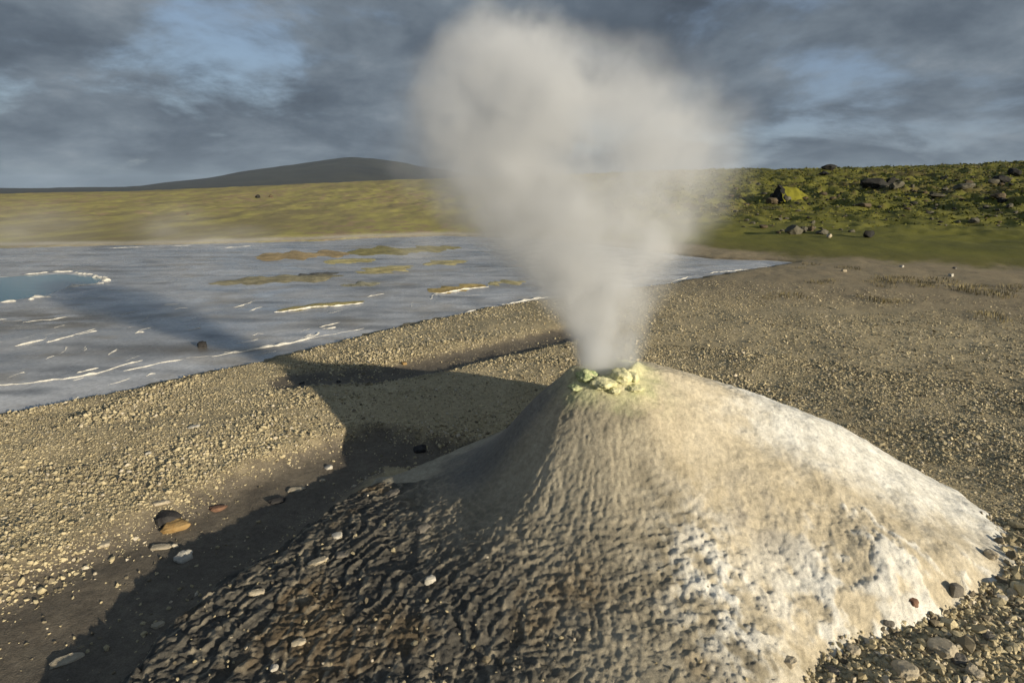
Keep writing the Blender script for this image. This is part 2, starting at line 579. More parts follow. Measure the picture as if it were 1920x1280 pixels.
# ------------------------------------------------------------------ sinter flat with its film of water
fa = np.radians(np.linspace(-62, 33, 420)); fr = np.geomspace(3.4, 48, 300)
FR, FA = np.meshgrid(fr, fa, indexing='ij')
fx = FR * np.sin(FA); fy = FR * np.cos(FA)
fz = 0.004 * fbm(fx * 1.2, fy * 3.0, 71, 4)
POOL = pxs([(-260, 545), (-120, 526), (0, 519), (60, 514), (120, 512), (165, 515), (198, 521), (185, 530), (150, 536), (120, 541), (95, 552), (60, 557), (0, 566), (-150, 582), (-300, 585)])
f1 = fbm(fx * 0.35, fy * 0.8, 72, 5); f2 = fbm(fx * 1.2, fy * 3.2, 73, 4); f3 = fbm(fx * 0.12, fy * 0.25, 74, 3)
f4 = fbm((fx + fy * 0.5) * 0.9, (fy - fx * 0.75) * 3.6, 76, 5, 0.6)      # streaks along the shore
fc = lerp((0.29, 0.305, 0.325), (0.55, 0.56, 0.57), np.clip(0.5 + 0.9 * f1 + 0.5 * f2 + 0.35 * f4, 0, 1))
tanp = sstep(0.05, 0.38, fbm(fx * 0.5 + 9, fy * 1.3, 78, 5, 0.6))[..., None]
fc = fc * (1 - 0.55 * tanp) + np.array((0.29, 0.25, 0.18)) * 0.55 * tanp
flake = (sstep(0.30, 0.42, fbm((fx + fy * 0.5) * 2.6, (fy - fx * 0.7) * 7.0, 79, 4, 0.6)) * sstep(-0.1, 0.3, f1))[..., None]
fc = fc * (1 - 0.6 * flake) + np.array((0.62, 0.63, 0.62)) * 0.6 * flake
sdw = -poly_sd(fx, fy, WATER)
near_edge, _ = seg_dist(fx, fy, _ns)
pale = np.exp(-((near_edge - 0.60) / 0.45) ** 2) * np.clip(0.7 + f2, 0, 1)
fc = fc + pale[..., None] * np.array((0.19, 0.19, 0.19))
dark = sstep(0.10, 0.42, fbm(fx * 0.55, fy * 1.9, 75, 4) + 0.25 * f3)[..., None]
fc = fc * (1 - 0.55 * dark) + np.array((0.095, 0.105, 0.120)) * 0.55 * dark
bx_, by_ = at(60, 598)
brn = np.exp(-(((fx - bx_) / 2.2) ** 2 + ((fy - by_) / 0.75) ** 2)) * sstep(-0.25, 0.2, f2 + 0.6 * f1)
fc = fc * (1 - 0.8 * brn[..., None]) + np.array((0.105, 0.080, 0.038)) * 0.8 * brn[..., None]
for (qx, qy, wx, wy, cc) in [(600, 612, .5, .22, (0.13, .11, .075)), (380, 655, 1.6, .3, (.16, .14, .11)), (640, 600, .6, .2, (.15, .13, .09))]:
    ax_, ay_ = at(qx, qy)
    bb = np.exp(-(((fx - ax_) / wx) ** 2 + ((fy - ay_) / wy) ** 2))[..., None] * 0.8
    fc = fc * (1 - bb) + np.array(cc) * bb
pd = poly_sd(fx, fy, POOL)
fz = np.where(pd < 0, -0.35 * sstep(0, 0.6, -pd), fz)
_ff = grid_faces(300, 420)[:, ::-1]
_ff = _ff[(sdw.ravel()[_ff] > -0.35).all(1)]
flat = mesh_obj("sinter_flat", np.stack([fx, fy, fz], -1).reshape(-1, 3), _ff, M_flat, smooth=True, cols=fc.reshape(-1, 3))
tag(flat, "grey-blue sinter flat under a thin film of water", kind="structure")

# pool of turquoise water set into the flat
m, g, bs = new_mat("pool_water")
co = g.n('ShaderNodeTexCoord').outputs['Object']
bs.inputs['Base Color'].default_value = (0.10, 0.235, 0.30, 1)
bs.inputs['Roughness'].default_value = 0.12
b = g.n('ShaderNodeBump'); b.inputs['Strength'].default_value = 0.12; b.inputs['Distance'].default_value = 0.02
g.put(b.inputs['Height'], g.noise(co, 6.0, 3.0, 0.5)); g.put(bs.inputs['Normal'], b.outputs[0])
pool_pts = np.array([(p[0], p[1]) for p in POOL])
cen = pool_pts.mean(0)
ring = np.concatenate([cen + (pool_pts - cen) * s for s in (1.02, 0.5)]); npp = len(pool_pts)
pv = np.concatenate([np.c_[ring, np.full(len(ring), -0.012)], [[cen[0], cen[1], -0.012]]])
pf = [[i, (i + 1) % npp, npp + (i + 1) % npp, npp + i] for i in range(npp)] + [[npp + i, npp + (i + 1) % npp, 2 * npp, 2 * npp] for i in range(npp)]
pool_tris = []
for q in pf:
    pool_tris.append(q[:3])
    if q[3] != q[2]: pool_tris.append([q[0], q[2], q[3]])
pool = mesh_obj("pool_water", pv, pool_tris, m)
tag(pool, "still turquoise hot pool ringed with white sinter", kind="structure")


def ribbon(name, pts, width, height, mat, parent, seed, broken=0.0, zoff=0.0):
    """low crumbly ridge along a polyline"""
    P = np.array(pts, float)
    L = np.r_[0, np.cumsum(np.hypot(*np.diff(P, axis=0).T))]
    n = max(8, int(L[-1] / 0.05))
    s = np.linspace(0, L[-1], n)
    x = np.interp(s, L, P[:, 0]); y = np.interp(s, L, P[:, 1])
    x = x + 0.10 * fbm(s * 1.6, s * 0 + seed, seed, 5, 0.6); y = y + 0.20 * fbm(s * 1.8, s * 0 + seed + 4.5, seed + 3, 5, 0.62)
    tx = np.gradient(x); ty = np.gradient(y); ln = np.hypot(tx, ty) + 1e-9
    nx, ny = -ty / ln, tx / ln
    taper = np.minimum(1, np.minimum(s, L[-1] - s) / (0.12 * L[-1] + 1e-6)) ** 0.6
    w = width * taper * (0.35 + 1.5 * np.abs(fbm(s * 3.1, s * 0 + 9.1, seed + 7, 4)) * 2)
    if broken > 0:
        w = w * np.clip((perlin(s * 0.9, s * 0 + 2.7, seed + 12) + (0.45 - broken)) * 4, 0.12, 1)
    prof = np.array([(-1, -0.4), (-0.62, 0.45), (-0.1, 1.0), (0.45, 0.72), (1, -0.4)])
    vs = []
    for a, hgt in prof:
        j = 0.25 * perlin(s * 12, s * 0 + a * 5, seed + 19)
        vs.append(np.c_[x + nx * w * (a + j * 0.5), y + ny * w * (a + j * 0.5), zoff + height * hgt * np.clip(w / width, 0.1, 1.3) * (1 + j)])
    vs = np.array(vs).reshape(-1, 3)
    return mesh_obj(name, vs, grid_faces(5, n), mat, parent, smooth=False)


rims = [
    ([(-60, 722), (0, 720), (60, 717), (130, 708), (190, 697), (235, 684), (270, 674)], .030, .022, 0),
    ([(232, 695), (270, 688), (300, 679), (350, 671)], .020, .015, 0),
    ([(350, 671), (420, 664), (500, 650), (560, 640), (620, 628), (680, 615)], .045, .03, 0.15),
    ([(418, 662), (470, 655), (530, 642)], .035, .02, 0.1),
    ([(30, 648), (80, 637), (85, 628), (120, 620), (125, 617)], .022, .018, 0),
    ([(84, 643), (140, 628), (180, 615)], .022, .018, 0),
    ([(145, 628), (185, 619)], .02, .015, 0),
    ([(85, 673), (110, 663), (122, 652)], .02, .015, 0),
    ([(15, 710), (30, 700), (52, 696)], .02, .015, 0),
    ([(50, 663), (80, 655)], .014, .012, 0), ([(155, 658), (165, 643)], .014, .012, 0.1),
    ([(205, 665), (222, 655)], .012, .01, 0), ([(205, 720), (250, 706)], .014, .01, 0.0),
    ([(40, 605), (75, 600), (100, 598), (135, 592)], .03, .015, 0.1), ([(0, 604), (40, 601)], .03, .015, 0.1),
    ([(0, 640), (40, 634), (70, 626)], .014, .012, 0), ([(105, 613), (125, 608)], .02, .012, 0),
    ([(870, 587), (905, 579), (945, 571), (985, 564), (1030, 557)], .06, .035, 0),
    ([(260, 605), (280, 589)], .02, .015, 0.1), ([(240, 613), (290, 606)], .012, .01, 0.2),
    ([(1250, 530), (1290, 520), (1340, 510), (1400, 505), (1450, 499)], .05, .02, 0.25),
    ([(130, 752), (150, 745)], .012, .01, 0), ([(755, 560), (760, 552)], .02, .015, 0), ([(770, 577), (778, 560)], .02, .015, 0),
    ([(805, 562), (812, 552), (828, 558)], .02, .015, 0), ([(690, 556), (720, 550)], .02, .015, 0), ([(610, 590), (640, 582)], .02, .012, 0.2),
    ([(860, 556), (900, 553)], .015, .012, 0), ([(420, 465), (470, 461), (520, 459)], .05, .02, 0.2), ([(200, 465), (280, 463), (360, 460)], .05, .02, 0.2),
]
for i, (pp, w_, h_, br) in enumerate(rims):
    ribbon("terrace_rim", pxs(pp), w_ * 0.62, h_ * 0.7, M_rim, flat, 100 + i * 7, br if i < 4 else br + 0.12)
# short faint rims strewn over the near flat
_rr = np.random.default_rng(5)
for i in range(26):
    px_ = _rr.uniform(-20, 700); lim_ = np.interp(px_, [0, 430, 700, 1000], [770, 690, 620, 560])
    py_ = lim_ - 12 - _rr.random() ** 1.3 * np.interp(px_, [0, 700], [170, 70])
    L_ = _rr.uniform(14, 46)
    pp = [(px_, py_), (px_ + L_ * 0.5, py_ - L_ * 0.12 * _rr.uniform(0.3, 2.0)), (px_ + L_, py_ - L_ * 0.27 * _rr.uniform(0.5, 1.3))]
    if poly_sd(np.array([at(*pp[0])[0]]), np.array([at(*pp[0])[1]]), POOL)[0] < 0.3: continue
    ribbon("terrace_rim", pxs(pp), _rr.uniform(0.006, 0.014), 0.010, M_rim, flat, 1000 + i * 7, 0.15)
pool_rims = [[(45, 515), (70, 513), (92, 510)], [(98, 510), (135, 509)], [(135, 511), (150, 513), (175, 514)], [(176, 517), (195, 520), (205, 520)],
             [(192, 525), (203, 526)], [(122, 540), (150, 535), (182, 533)], [(182, 532), (192, 531)], [(60, 558), (75, 555), (98, 556)], [(0, 567), (20, 565), (35, 564)],
             [(55, 562), (62, 560)], [(-60, 572), (0, 567)]]
for i, pp in enumerate(pool_rims):
    ribbon("pool_rim", pxs(pp), 0.062, 0.035, M_rim, pool, 400 + i * 5)

# algae islands standing out of the film of water
islands = [
    ((462, 483), (668, 474), 9, (0.21, 0.15, 0.06), "orange-tan algae island towards the far bank"),
    ((640, 473), (868, 463), 8, (0.15, 0.13, 0.035), "long olive algae strip by the far bank, beside the steam"),
    ((602, 494), (705, 485), 5, (0.25, 0.215, 0.075), "small pale yellow algae bar among the far flats"),
    ((384, 531), (652, 517), 9, (0.155, 0.135, 0.070), "broad grey-olive algae island in the middle of the flat"),
    ((668, 513), (780, 498), 6, (0.235, 0.20, 0.075), "tan yellow algae bar with a bright right end"),
    ((785, 496), (880, 488), 5, (0.22, 0.19, 0.075), "pale algae bar against the left foot of the steam"),
    ((498, 584), (700, 562), 5, (0.19, 0.16, 0.050), "narrow ochre algae strip with a white crest"),
    ((792, 549), (915, 532), 6, (0.235, 0.17, 0.045), "orange yellow algae bar with a blunt white tip"),
    ((630, 537), (720, 530), 5, (0.15, 0.14, 0.085), "faint olive algae patch between two longer islands"),
    ((905, 533), (990, 527), 5, (0.22, 0.19, 0.08), "small yellow algae bar half veiled by the steam"),
    ((545, 518), (640, 511), 4, (0.060, 0.058, 0.048), "dark mud bar behind the broad olive island"),
]
for i, (a, b2, th, cc, lab) in enumerate(islands):
    A = np.array(at(*a)); B = np.array(at(*b2)); mid = (A + B) / 2
    my = (a[1] + b2[1]) / 2; mxp = (a[0] + b2[0]) / 2
    dep = 0.75 * abs(at(mxp, my - th)[1] - at(mxp, my + th)[1])
    L = np.linalg.norm(B - A); ang = math.atan2(B[1] - A[1], B[0] - A[0])
    nu, nv = 46, 13
    uu = np.linspace(-1, 1, nu); vv = np.linspace(-1, 1, nv)
    U, Vv = np.meshgrid(uu, vv, indexing='ij')
    wprof = (1 - U ** 2) ** 0.55 * (0.75 + 0.6 * fbm(U * 2.5, U * 0 + i * 3.3, 200 + i, 3))
    yy = Vv * dep * wprof + dep * 0.45 * fbm(U * 1.6, U * 0 + i * 1.7, 220 + i, 3)
    xx = U * L / 2
    zz = -0.014 + (0.055 * (1 - Vv ** 2) * np.clip(wprof, 0, 1) + 0.016 * fbm(xx * 3, yy * 3, 240 + i, 4) * (1 - Vv ** 4)) * (0.7 + 0.15 * L / 3)
    var = np.clip(0.5 + fbm(xx * 1.5, yy * 3, 260 + i, 4), 0, 1)
    ccg = np.array(cc) * 0.8 + np.mean(cc) * 0.2
    c = lerp(ccg * 1.3, ccg * 2.9, var)
    ob = mesh_obj("algae_island", np.stack([xx, yy, zz], -1).reshape(-1, 3), grid_faces(nu, nv)[:, ::-1], M_isl, smooth=True, cols=c.reshape(-1, 3))
    ob.location = (mid[0], mid[1], 0); ob.rotation_euler = (0, 0, ang)
    tag(ob, lab, "algae island", "algae islands on the sinter flat")
    if i in (6, 7):
        q = np.c_[np.linspace(-0.45 * L, 0.35 * L, 8), np.full(8, -dep * 0.55)]
        ribbon("white_crest", q, 0.011, 0.016, M_rim, ob, 300 + i, 0.1, zoff=0.012)

# ------------------------------------------------------------------ the steam vent mound
mx = np.arange(-2.0, 3.15, 0.0086); my_ = np.arange(0.7, 5.2, 0.0086)
MX, MY = np.meshgrid(mx, my_, indexing='ij')


def mound_detail(x, y):
    z0 = mound_smooth(x, y)
    dx = x - V0[0]; dy = y - V0[1]; r = np.hypot(dx, dy); th = np.degrees(np.arctan2(dy, dx))
    lf = sstep(-38, -72, -np.abs(th + 110) * 1.0 + 0) if False else None
    # weight of the camera-facing, left-facing side where the terracettes grow
    side = sstep(-50, -85, th) * (1 - sstep(-150, -178, -np.abs(th)) * 0) * np.where(th < 0, 1, 0)
    side = np.where(th < 0, sstep(-45, -82, th), 0)
    n_big = fbm(x * 1.1, y * 1.1, 81, 3)
    warp = 1.15 * fbm(x * 3.2, y * 3.2, 82, 4) + 0.30 * fbm(x * 13, y * 13, 83, 3)
    s = 18.5 * np.log(np.maximum(r, 0.08)) + warp * (1.0 + 0.9 * sstep(0.8, 1.8, r))
    # out on the left apron the steps follow the bank instead of the cone
    eL = -poly_sd(x, y, APRON_L)
    wl = side * sstep(1.0, 1.5, r) * sstep(-96, -122, th)
    s2 = eL / 0.085 + 2.2 * fbm(x * 2.6, y * 2.6, 182, 4) + 0.45 * fbm(x * 9, y * 9, 183, 3)
    s = np.where(wl > 0.5 + 0.6 * fbm(x * 3.1, y * 3.1, 184, 4, 0.6), -s2, s)
    f = s - np.floor(s)
    saw = np.where(f < 0.78, f / 0.78, (1 - f) / 0.22) - 0.5
    a_ter = (0.0035 * sstep(0.12, 0.4, r) + 0.0075 * sstep(0.7, 1.6, r) + 0.0045 * wl) * (side + 0.22 * np.where((th > -85) & (th < -15), 1, 0) * (1 - side)) * np.clip(0.55 + 2.2 * fbm(x * 1.9, y * 1.9, 84, 4), 0.06, 1.35)
    z = z0 + a_ter * saw
    # rim crumbs
    z = z + 0.006 * side * sstep(0.55, 0.8, f) * (1 - sstep(0.8, 0.95, f)) * (perlin(x * 38, y * 38, 85))
    # nodular popcorn below the vent
    nod = side * sstep(0.22, 0.42, r) * (1 - sstep(1.0, 1.7, r))
    w1, w2, _ = worley(x * 26 + 2 * perlin(x * 5, y * 5, 86), y * 26 * 0.8 + 2 * perlin(x * 5, y * 5, 87), 3)
    z = z + nod * 0.0065 * (0.55 - w1) + nod * 0.006 * fbm(x * 16, y * 16, 88, 3)
    # downslope furrows
    fur = np.abs(fbm(th * 0.16, r * 1.2, 89, 3))
    z = z - 0.008 * np.exp(-(fur / 0.06) ** 2) * side * sstep(0.4, 0.7, r) * (1 - sstep(1.2, 1.9, r)) * np.clip(0.5 + 2 * n_big, 0, 1)
    # lumpy broken plates out on the apron
    ap = side * sstep(1.15, 1.9, r) * sstep(-92, -112, th)
    q1, q2, qid = worley(x * 7.5 + 1.1 * fbm(x * 4, y * 4, 90, 2), y * 7.5 + 1.1 * fbm(x * 4, y * 4, 91, 2), 5)
    z = z + ap * (0.014 * (qid - 0.5) * sstep(0.02, 0.12, q2 - q1) - 0.012 * (1 - sstep(0.0, 0.12, q2 - q1)))
    z = z + ap * (0.016 * fbm(x * 5, y * 5, 92, 5, 0.6) - 0.010 * (1 - sstep(0.0, 0.05, np.abs(fbm(x * 3.3, y * 3.3, 192, 3)))))
    # dune-like smooth lumps and pits of the white side
    wh = np.where((th > -75) & (th < 60), 1.0, 0.0) * sstep(-75, -50, th)
    z = z + wh * (0.030 * fbm(x * 2.6, y * 2.6, 93, 3) * sstep(0.5, 1.1, r) + 0.011 * fbm(x * 12, y * 12, 94, 5, 0.6))
    gro = np.exp(-((th + 32 + 9 * perlin(r * 2, r * 0 + .3, 95)) / 7) ** 2) * sstep(0.55, 1.0, r) * (1 - sstep(1.6, 2.1, r))
    z = z - 0.035 * gro
    lumpy = np.where(th < 0, sstep(-18, -40, th), 0) * sstep(0.75, 1.2, r)
    z = z + lumpy * 0.013 * fbm(x * 18, y * 18, 96, 4, 0.6)
    z = z + 0.0042 * fbm(x * 45, y * 45, 97, 3, 0.6) * (0.45 + side + lumpy)
    # crater mouth
    ex = (x - (V0[0] - 0.02)) / 0.13; ey = (y - (V0[1] + 0.02)) / 0.10
    z = z - 0.20 * np.exp(-(ex ** 2 + ey ** 2) ** 1.5)
    z = z + 0.032 * np.exp(-((np.hypot(ex, ey) - 1.55) / 0.45) ** 2) * np.clip(0.35 + 2.4 * fbm(x * 7, y * 7, 98, 4, 0.6), 0, 1.4)
    return z, r, th, f, side


MZ, MR, MT, MF, MS = mound_detail(MX, MY)
n1 = fbm(MX * 2, MY * 2, 101, 4); n2 = fbm(MX * 8, MY * 8, 102, 4); n3 = fbm(MX * 24, MY * 24, 103, 3)
grey = lerp((0.23, 0.21, 0.16), (0.40, 0.365, 0.28), np.clip(0.5 + 0.9 * n1 + 0.6 * n2, 0, 1))
dkgrey = lerp((0.056, 0.055, 0.051), (0.130, 0.122, 0.103), np.clip(0.5 + n2, 0, 1))
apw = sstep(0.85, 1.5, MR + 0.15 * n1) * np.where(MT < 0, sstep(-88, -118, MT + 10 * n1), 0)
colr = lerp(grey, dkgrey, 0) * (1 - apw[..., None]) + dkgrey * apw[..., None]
ochre = sstep(0.12, 0.42, fbm(MX * 1.7, MY * 1.7, 104, 4)) * np.where(MT < 0, sstep(-70, -90, MT), 0) * sstep(0.9, 1.4, MR)
colr = colr * (1 - 0.45 * ochre[..., None]) + np.array((0.20, 0.14, 0.07)) * 0.45 * ochre[..., None]
lip = sstep(0.55, 0.8, MF) * (1 - sstep(0.8, 0.92, MF)) * MS * sstep(0.6, 1.0, MR)     # pale rim on every lip, its highlight painted into the colour
colr = colr * (1 - 0.55 * lip[..., None]) + np.array((0.40, 0.355, 0.265)) * 0.55 * lip[..., None]
tan_ = lerp((0.44, 0.39, 0.285), (0.60, 0.545, 0.425), np.clip(0.5 + n1 + 0.4 * n2, 0, 1))
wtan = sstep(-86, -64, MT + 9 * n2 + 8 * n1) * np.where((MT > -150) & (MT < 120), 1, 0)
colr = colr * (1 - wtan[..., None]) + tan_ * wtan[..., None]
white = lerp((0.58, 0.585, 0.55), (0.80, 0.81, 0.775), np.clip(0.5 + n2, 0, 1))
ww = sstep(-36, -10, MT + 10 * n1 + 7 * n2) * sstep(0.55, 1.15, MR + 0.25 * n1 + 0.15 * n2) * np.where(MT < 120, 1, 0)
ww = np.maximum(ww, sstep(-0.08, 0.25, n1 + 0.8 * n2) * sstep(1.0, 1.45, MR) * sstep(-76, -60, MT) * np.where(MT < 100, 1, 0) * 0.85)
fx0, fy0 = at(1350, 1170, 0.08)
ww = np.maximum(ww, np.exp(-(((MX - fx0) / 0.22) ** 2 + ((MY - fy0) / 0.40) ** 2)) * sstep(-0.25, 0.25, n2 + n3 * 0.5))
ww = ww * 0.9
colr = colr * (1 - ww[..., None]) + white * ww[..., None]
gx0, gy0 = at(1430, 975, 0.35)
gp = np.exp(-(((MX - gx0) / 0.22) ** 2 + ((MY - gy0) / 0.16) ** 2)) * sstep(-0.1, 0.35, n2 + n1)
colr = colr * (1 - 0.6 * gp[..., None]) + np.array((0.19, 0.18, 0.17)) * 0.6 * gp[..., None]
# grey-blue smooth left flank
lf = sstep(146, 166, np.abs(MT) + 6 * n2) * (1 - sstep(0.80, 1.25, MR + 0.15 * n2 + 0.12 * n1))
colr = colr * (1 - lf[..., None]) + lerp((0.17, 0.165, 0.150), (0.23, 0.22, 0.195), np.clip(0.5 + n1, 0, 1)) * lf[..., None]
# sulphur round the mouth
sul = (1 - sstep(0.20, 0.42, MR + 0.10 * n2 + 0.12 * n1)) * np.where(np.abs(MT) > 150, 0.5, 1.0)
ssx, ssy = at(1190, 765, 0.70)
sul2 = np.exp(-(((MX - ssx) / 0.20) ** 2 + ((MY - ssy) / 0.19) ** 2)) * 0.75 * sstep(-0.35, 0.2, n2 + n1)
sulc = lerp((0.46, 0.48, 0.28), (0.70, 0.67, 0.42), np.clip(0.5 + 1.3 * n2, 0, 1))
sul = np.clip(np.maximum(sul, sul2), 0, 1)
colr = colr * (1 - 0.85 * sul[..., None]) + sulc * 0.85 * sul[..., None]
MG = ground_h(MX[::6, ::6], MY[::6, ::6])
GH = np.repeat(np.repeat(MG, 6, 0), 6, 1)[:MX.shape[0], :MX.shape[1]]
MZ = MZ + 0.006 * sstep(0.25, 0.55, ww + 0.25 * n3)            # the white crust has a thickness
keep_v = (MZ > GH - 0.07)
F4 = grid_faces(len(mx), len(my_))
kf = keep_v.ravel()[F4].all(1)
F4 = F4[kf]
used = np.unique(F4)
remap = np.full(MX.size, -1); remap[used] = np.arange(len(used))
mv = np.stack([MX, MY, MZ], -1).reshape(-1, 3)[used]
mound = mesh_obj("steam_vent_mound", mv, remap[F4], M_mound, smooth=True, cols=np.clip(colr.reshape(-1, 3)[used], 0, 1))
tag(mound, "pale crusted steam vent mound with a yellow sulphur mouth and rippled grey apron", "vent mound")


def ico(sub):
    import bmesh
    bm = bmesh.new()
    bmesh.ops.create_icosphere(bm, subdivisions=sub, radius=1.0)
    v = np.array([w.co[:] for w in bm.verts]); f = np.array([[w.index for w in q.verts] for q in bm.faces])
    bm.free()
    return v, f


ICO = {k: ico(k) for k in (1, 2, 3, 4)}


def lump(seed, sub=3, rough=0.28, facets=0, freq=1.6, flat_=1.0, crumb=0.0):
    """irregular stone or crust lump of unit size"""
    v, f = ICO[sub]
    r_ = np.random.default_rng(seed)
    o = r_.uniform(-50, 50, 3)
    nz = (fbm(v[:, 0] * freq + o[0], v[:, 1] * freq + o[1], seed, 4) + fbm(v[:, 1] * freq + o[1], v[:, 2] * freq + o[2], seed + 1, 4) + fbm(v[:, 2] * freq + o[2], v[:, 0] * freq + o[0], seed + 2, 4)) / 1.7
    w = v * (1 + rough * nz)[:, None]
    for _ in range(facets):                                   # broken faces
        nrm = r_.normal(size=3); nrm /= np.linalg.norm(nrm)
        d = r_.uniform(0.52, 0.86)
        over = np.maximum(w @ nrm - d, 0)
        w = w - over[:, None] * nrm * 0.93
    if crumb:
        w = w * (1 + crumb * fbm(v[:, 0] * 7 + o[1], v[:, 1] * 7 + v[:, 2] * 5, seed + 5, 3))[:, None]
    w[:, 2] *= flat_
    return w, f


M_sulphur = rock_mat("sulphur", (0.52, 0.53, 0.28), (0.78, 0.75, 0.50), 26, 0.9, 0.9)
M_sulgreen = rock_mat("green_sulphur", (0.20, 0.28, 0.13), (0.58, 0.61, 0.36), 34, 0.9, 0.9)
crusts = [  # px, py, size px (w,d,h), material
    (1098, 700, 22, 26, 17, M_sulgreen), (1131, 714, 27, 26, 15, M_sulphur), (1166, 701, 23, 26, 21, M_sulphur), (1184, 703, 17, 22, 15, M_sulphur),
    (1152, 728, 12, 14, 9, M_sulphur), (1078, 722, 14, 18, 8, M_sulgreen), (1190, 722, 18, 16, 8, M_sulphur)]
for i, (px_, py_, w_, d_, h_, mt) in enumerate(crusts):
    x_, y_, z_, t_ = hit(px_, py_ + 6, mound_smooth)
    k_ = t_ / FPX
    v_, f_ = lump(500 + i, 4, 0.55, 0, 1.7, 1.0, 0.14)
    v_ = v_ * np.array([w_ * k_ * 0.85, d_ * k_ * 0.95, h_ * k_ * 0.60])
    o_ = mesh_obj("sulphur_crust", v_ + np.array([x_, y_, z_ + h_ * k_ * 0.05]), f_, mt, mound, smooth=True)

# ------------------------------------------------------------------ gravel of sinter chips
def chip_templates(n, seed):
    r_ = np.random.default_rng(seed)
    out = []
    base = np.array([(1, 0, -.45), (0, 1, -.45), (-1, 0, -.45), (0, -1, -.45), (0.25, 0.2, 1)], float)   # the buried underside is left off
    fc_ = np.array([(0, 1, 4), (1, 2, 4), (2, 3, 4), (3, 0, 4)])
    for _ in range(n):
        v = (base + r_.uniform(-0.38, 0.38, (5, 3))) * np.array([1, 0.85, 0.50])
        out.append(v)
    return np.array(out), fc_


def rotmat(a, b, c):
    ca, sa, cb, sb, cc_, sc_ = np.cos(a), np.sin(a), np.cos(b), np.sin(b), np.cos(c), np.sin(c)
    R = np.empty((len(a), 3, 3))
    R[:, 0, 0] = cc_ * cb; R[:, 0, 1] = cc_ * sb * sa - sc_ * ca; R[:, 0, 2] = cc_ * sb * ca + sc_ * sa
    R[:, 1, 0] = sc_ * cb; R[:, 1, 1] = sc_ * sb * sa + cc_ * ca; R[:, 1, 2] = sc_ * sb * ca - cc_ * sa
    R[:, 2, 0] = -sb; R[:, 2, 1] = cb * sa; R[:, 2, 2] = cb * ca
    return R


def lump_templates(n, seed):
    r_ = np.random.default_rng(seed)
    v0, f0 = ICO[1]
    out = []
    for _ in range(n):
        v = v0 * r_.uniform(0.78, 1.12, (len(v0), 1)) + r_.normal(0, 0.10, v0.shape)
        for _k in range(4):
            nr = r_.normal(size=3); nr /= np.linalg.norm(nr)
            v = v - np.maximum(v @ nr - r_.uniform(0.4, 0.75), 0)[:, None] * nr
        out.append(v * np.array([1, r_.uniform(0.65, 0.95), r_.uniform(0.45, 0.8)]))
    return np.array(out), f0


def scatter_chips(name, x, y, size, col, label, seed, sink=0.13, tilt=0.5, fine=False):
    T, fc_ = lump_templates(60, seed) if fine else chip_templates(60, seed)
    n = len(x); nvt = T.shape[1]
    r_ = np.random.default_rng(seed + 1)
    k = r_.integers(0, 60, n)
    R = rotmat(r_.normal(0, tilt, n), r_.normal(0, tilt, n), r_.uniform(0, 6.283, n))
    v = np.einsum('nij,nkj->nki', R, T[k]) * (size / 2)[:, None, None]
    z = surf_h(x, y) + size * (r_.uniform(0, 0.36, n) - sink)
    v = v + np.stack([x, y, z], -1)[:, None, :]
    f = (fc_[None] + (np.arange(n) * nvt)[:, None, None]).reshape(-1, 3)
    o = mesh_obj(name, v.reshape(-1, 3), f, M_gravel, smooth=False, cols=np.repeat(col, nvt, axis=0))
    return tag(o, label, "gravel", kind="stuff")


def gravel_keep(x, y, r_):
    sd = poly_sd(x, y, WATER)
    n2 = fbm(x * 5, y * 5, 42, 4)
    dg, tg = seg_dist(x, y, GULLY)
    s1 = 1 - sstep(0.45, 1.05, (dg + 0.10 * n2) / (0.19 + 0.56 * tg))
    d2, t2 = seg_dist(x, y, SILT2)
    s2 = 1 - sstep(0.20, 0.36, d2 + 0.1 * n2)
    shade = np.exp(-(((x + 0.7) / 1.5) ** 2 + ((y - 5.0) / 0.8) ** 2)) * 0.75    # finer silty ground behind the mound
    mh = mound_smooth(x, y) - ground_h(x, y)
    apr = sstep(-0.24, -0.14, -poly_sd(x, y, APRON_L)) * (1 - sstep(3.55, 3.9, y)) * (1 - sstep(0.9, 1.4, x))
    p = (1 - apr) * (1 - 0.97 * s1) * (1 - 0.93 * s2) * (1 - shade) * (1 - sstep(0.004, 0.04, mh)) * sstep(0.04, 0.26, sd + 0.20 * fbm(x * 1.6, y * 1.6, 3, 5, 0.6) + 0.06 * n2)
    band = fbm(x * 0.35 + y * 0.2, y * 1.1 - x * 0.25, 48, 4)
    p = p * (1 - 0.75 * sstep(0.10, 0.40, band))
    return r_.random(len(x)) < p


def chip_colour(x, y, r_, n):
    t = r_.random(n)
    c = lerp((0.345, 0.297, 0.185), (0.565, 0.495, 0.322), t)
    pale_ = r_.random(n) < 0.10
    c[pale_] = lerp((0.45, 0.40, 0.30), (0.62, 0.56, 0.45), r_.random(pale_.sum()))
    dk = r_.random(n) < 0.16
    c[dk] = lerp((0.14, 0.12, 0.085), (0.26, 0.225, 0.155), r_.random(dk.sum()))
    return c * (0.92 + 0.25 * fbm(x * 1.1, y * 1.1, 44, 3))[:, None]


def polar_pts(n, r0, r1, a0, a1, r_):
    r = np.sqrt(r_.uniform(r0 * r0, r1 * r1, n)); a = r_.uniform(math.radians(a0), math.radians(a1), n)
    return r * np.sin(a), r * np.cos(a)


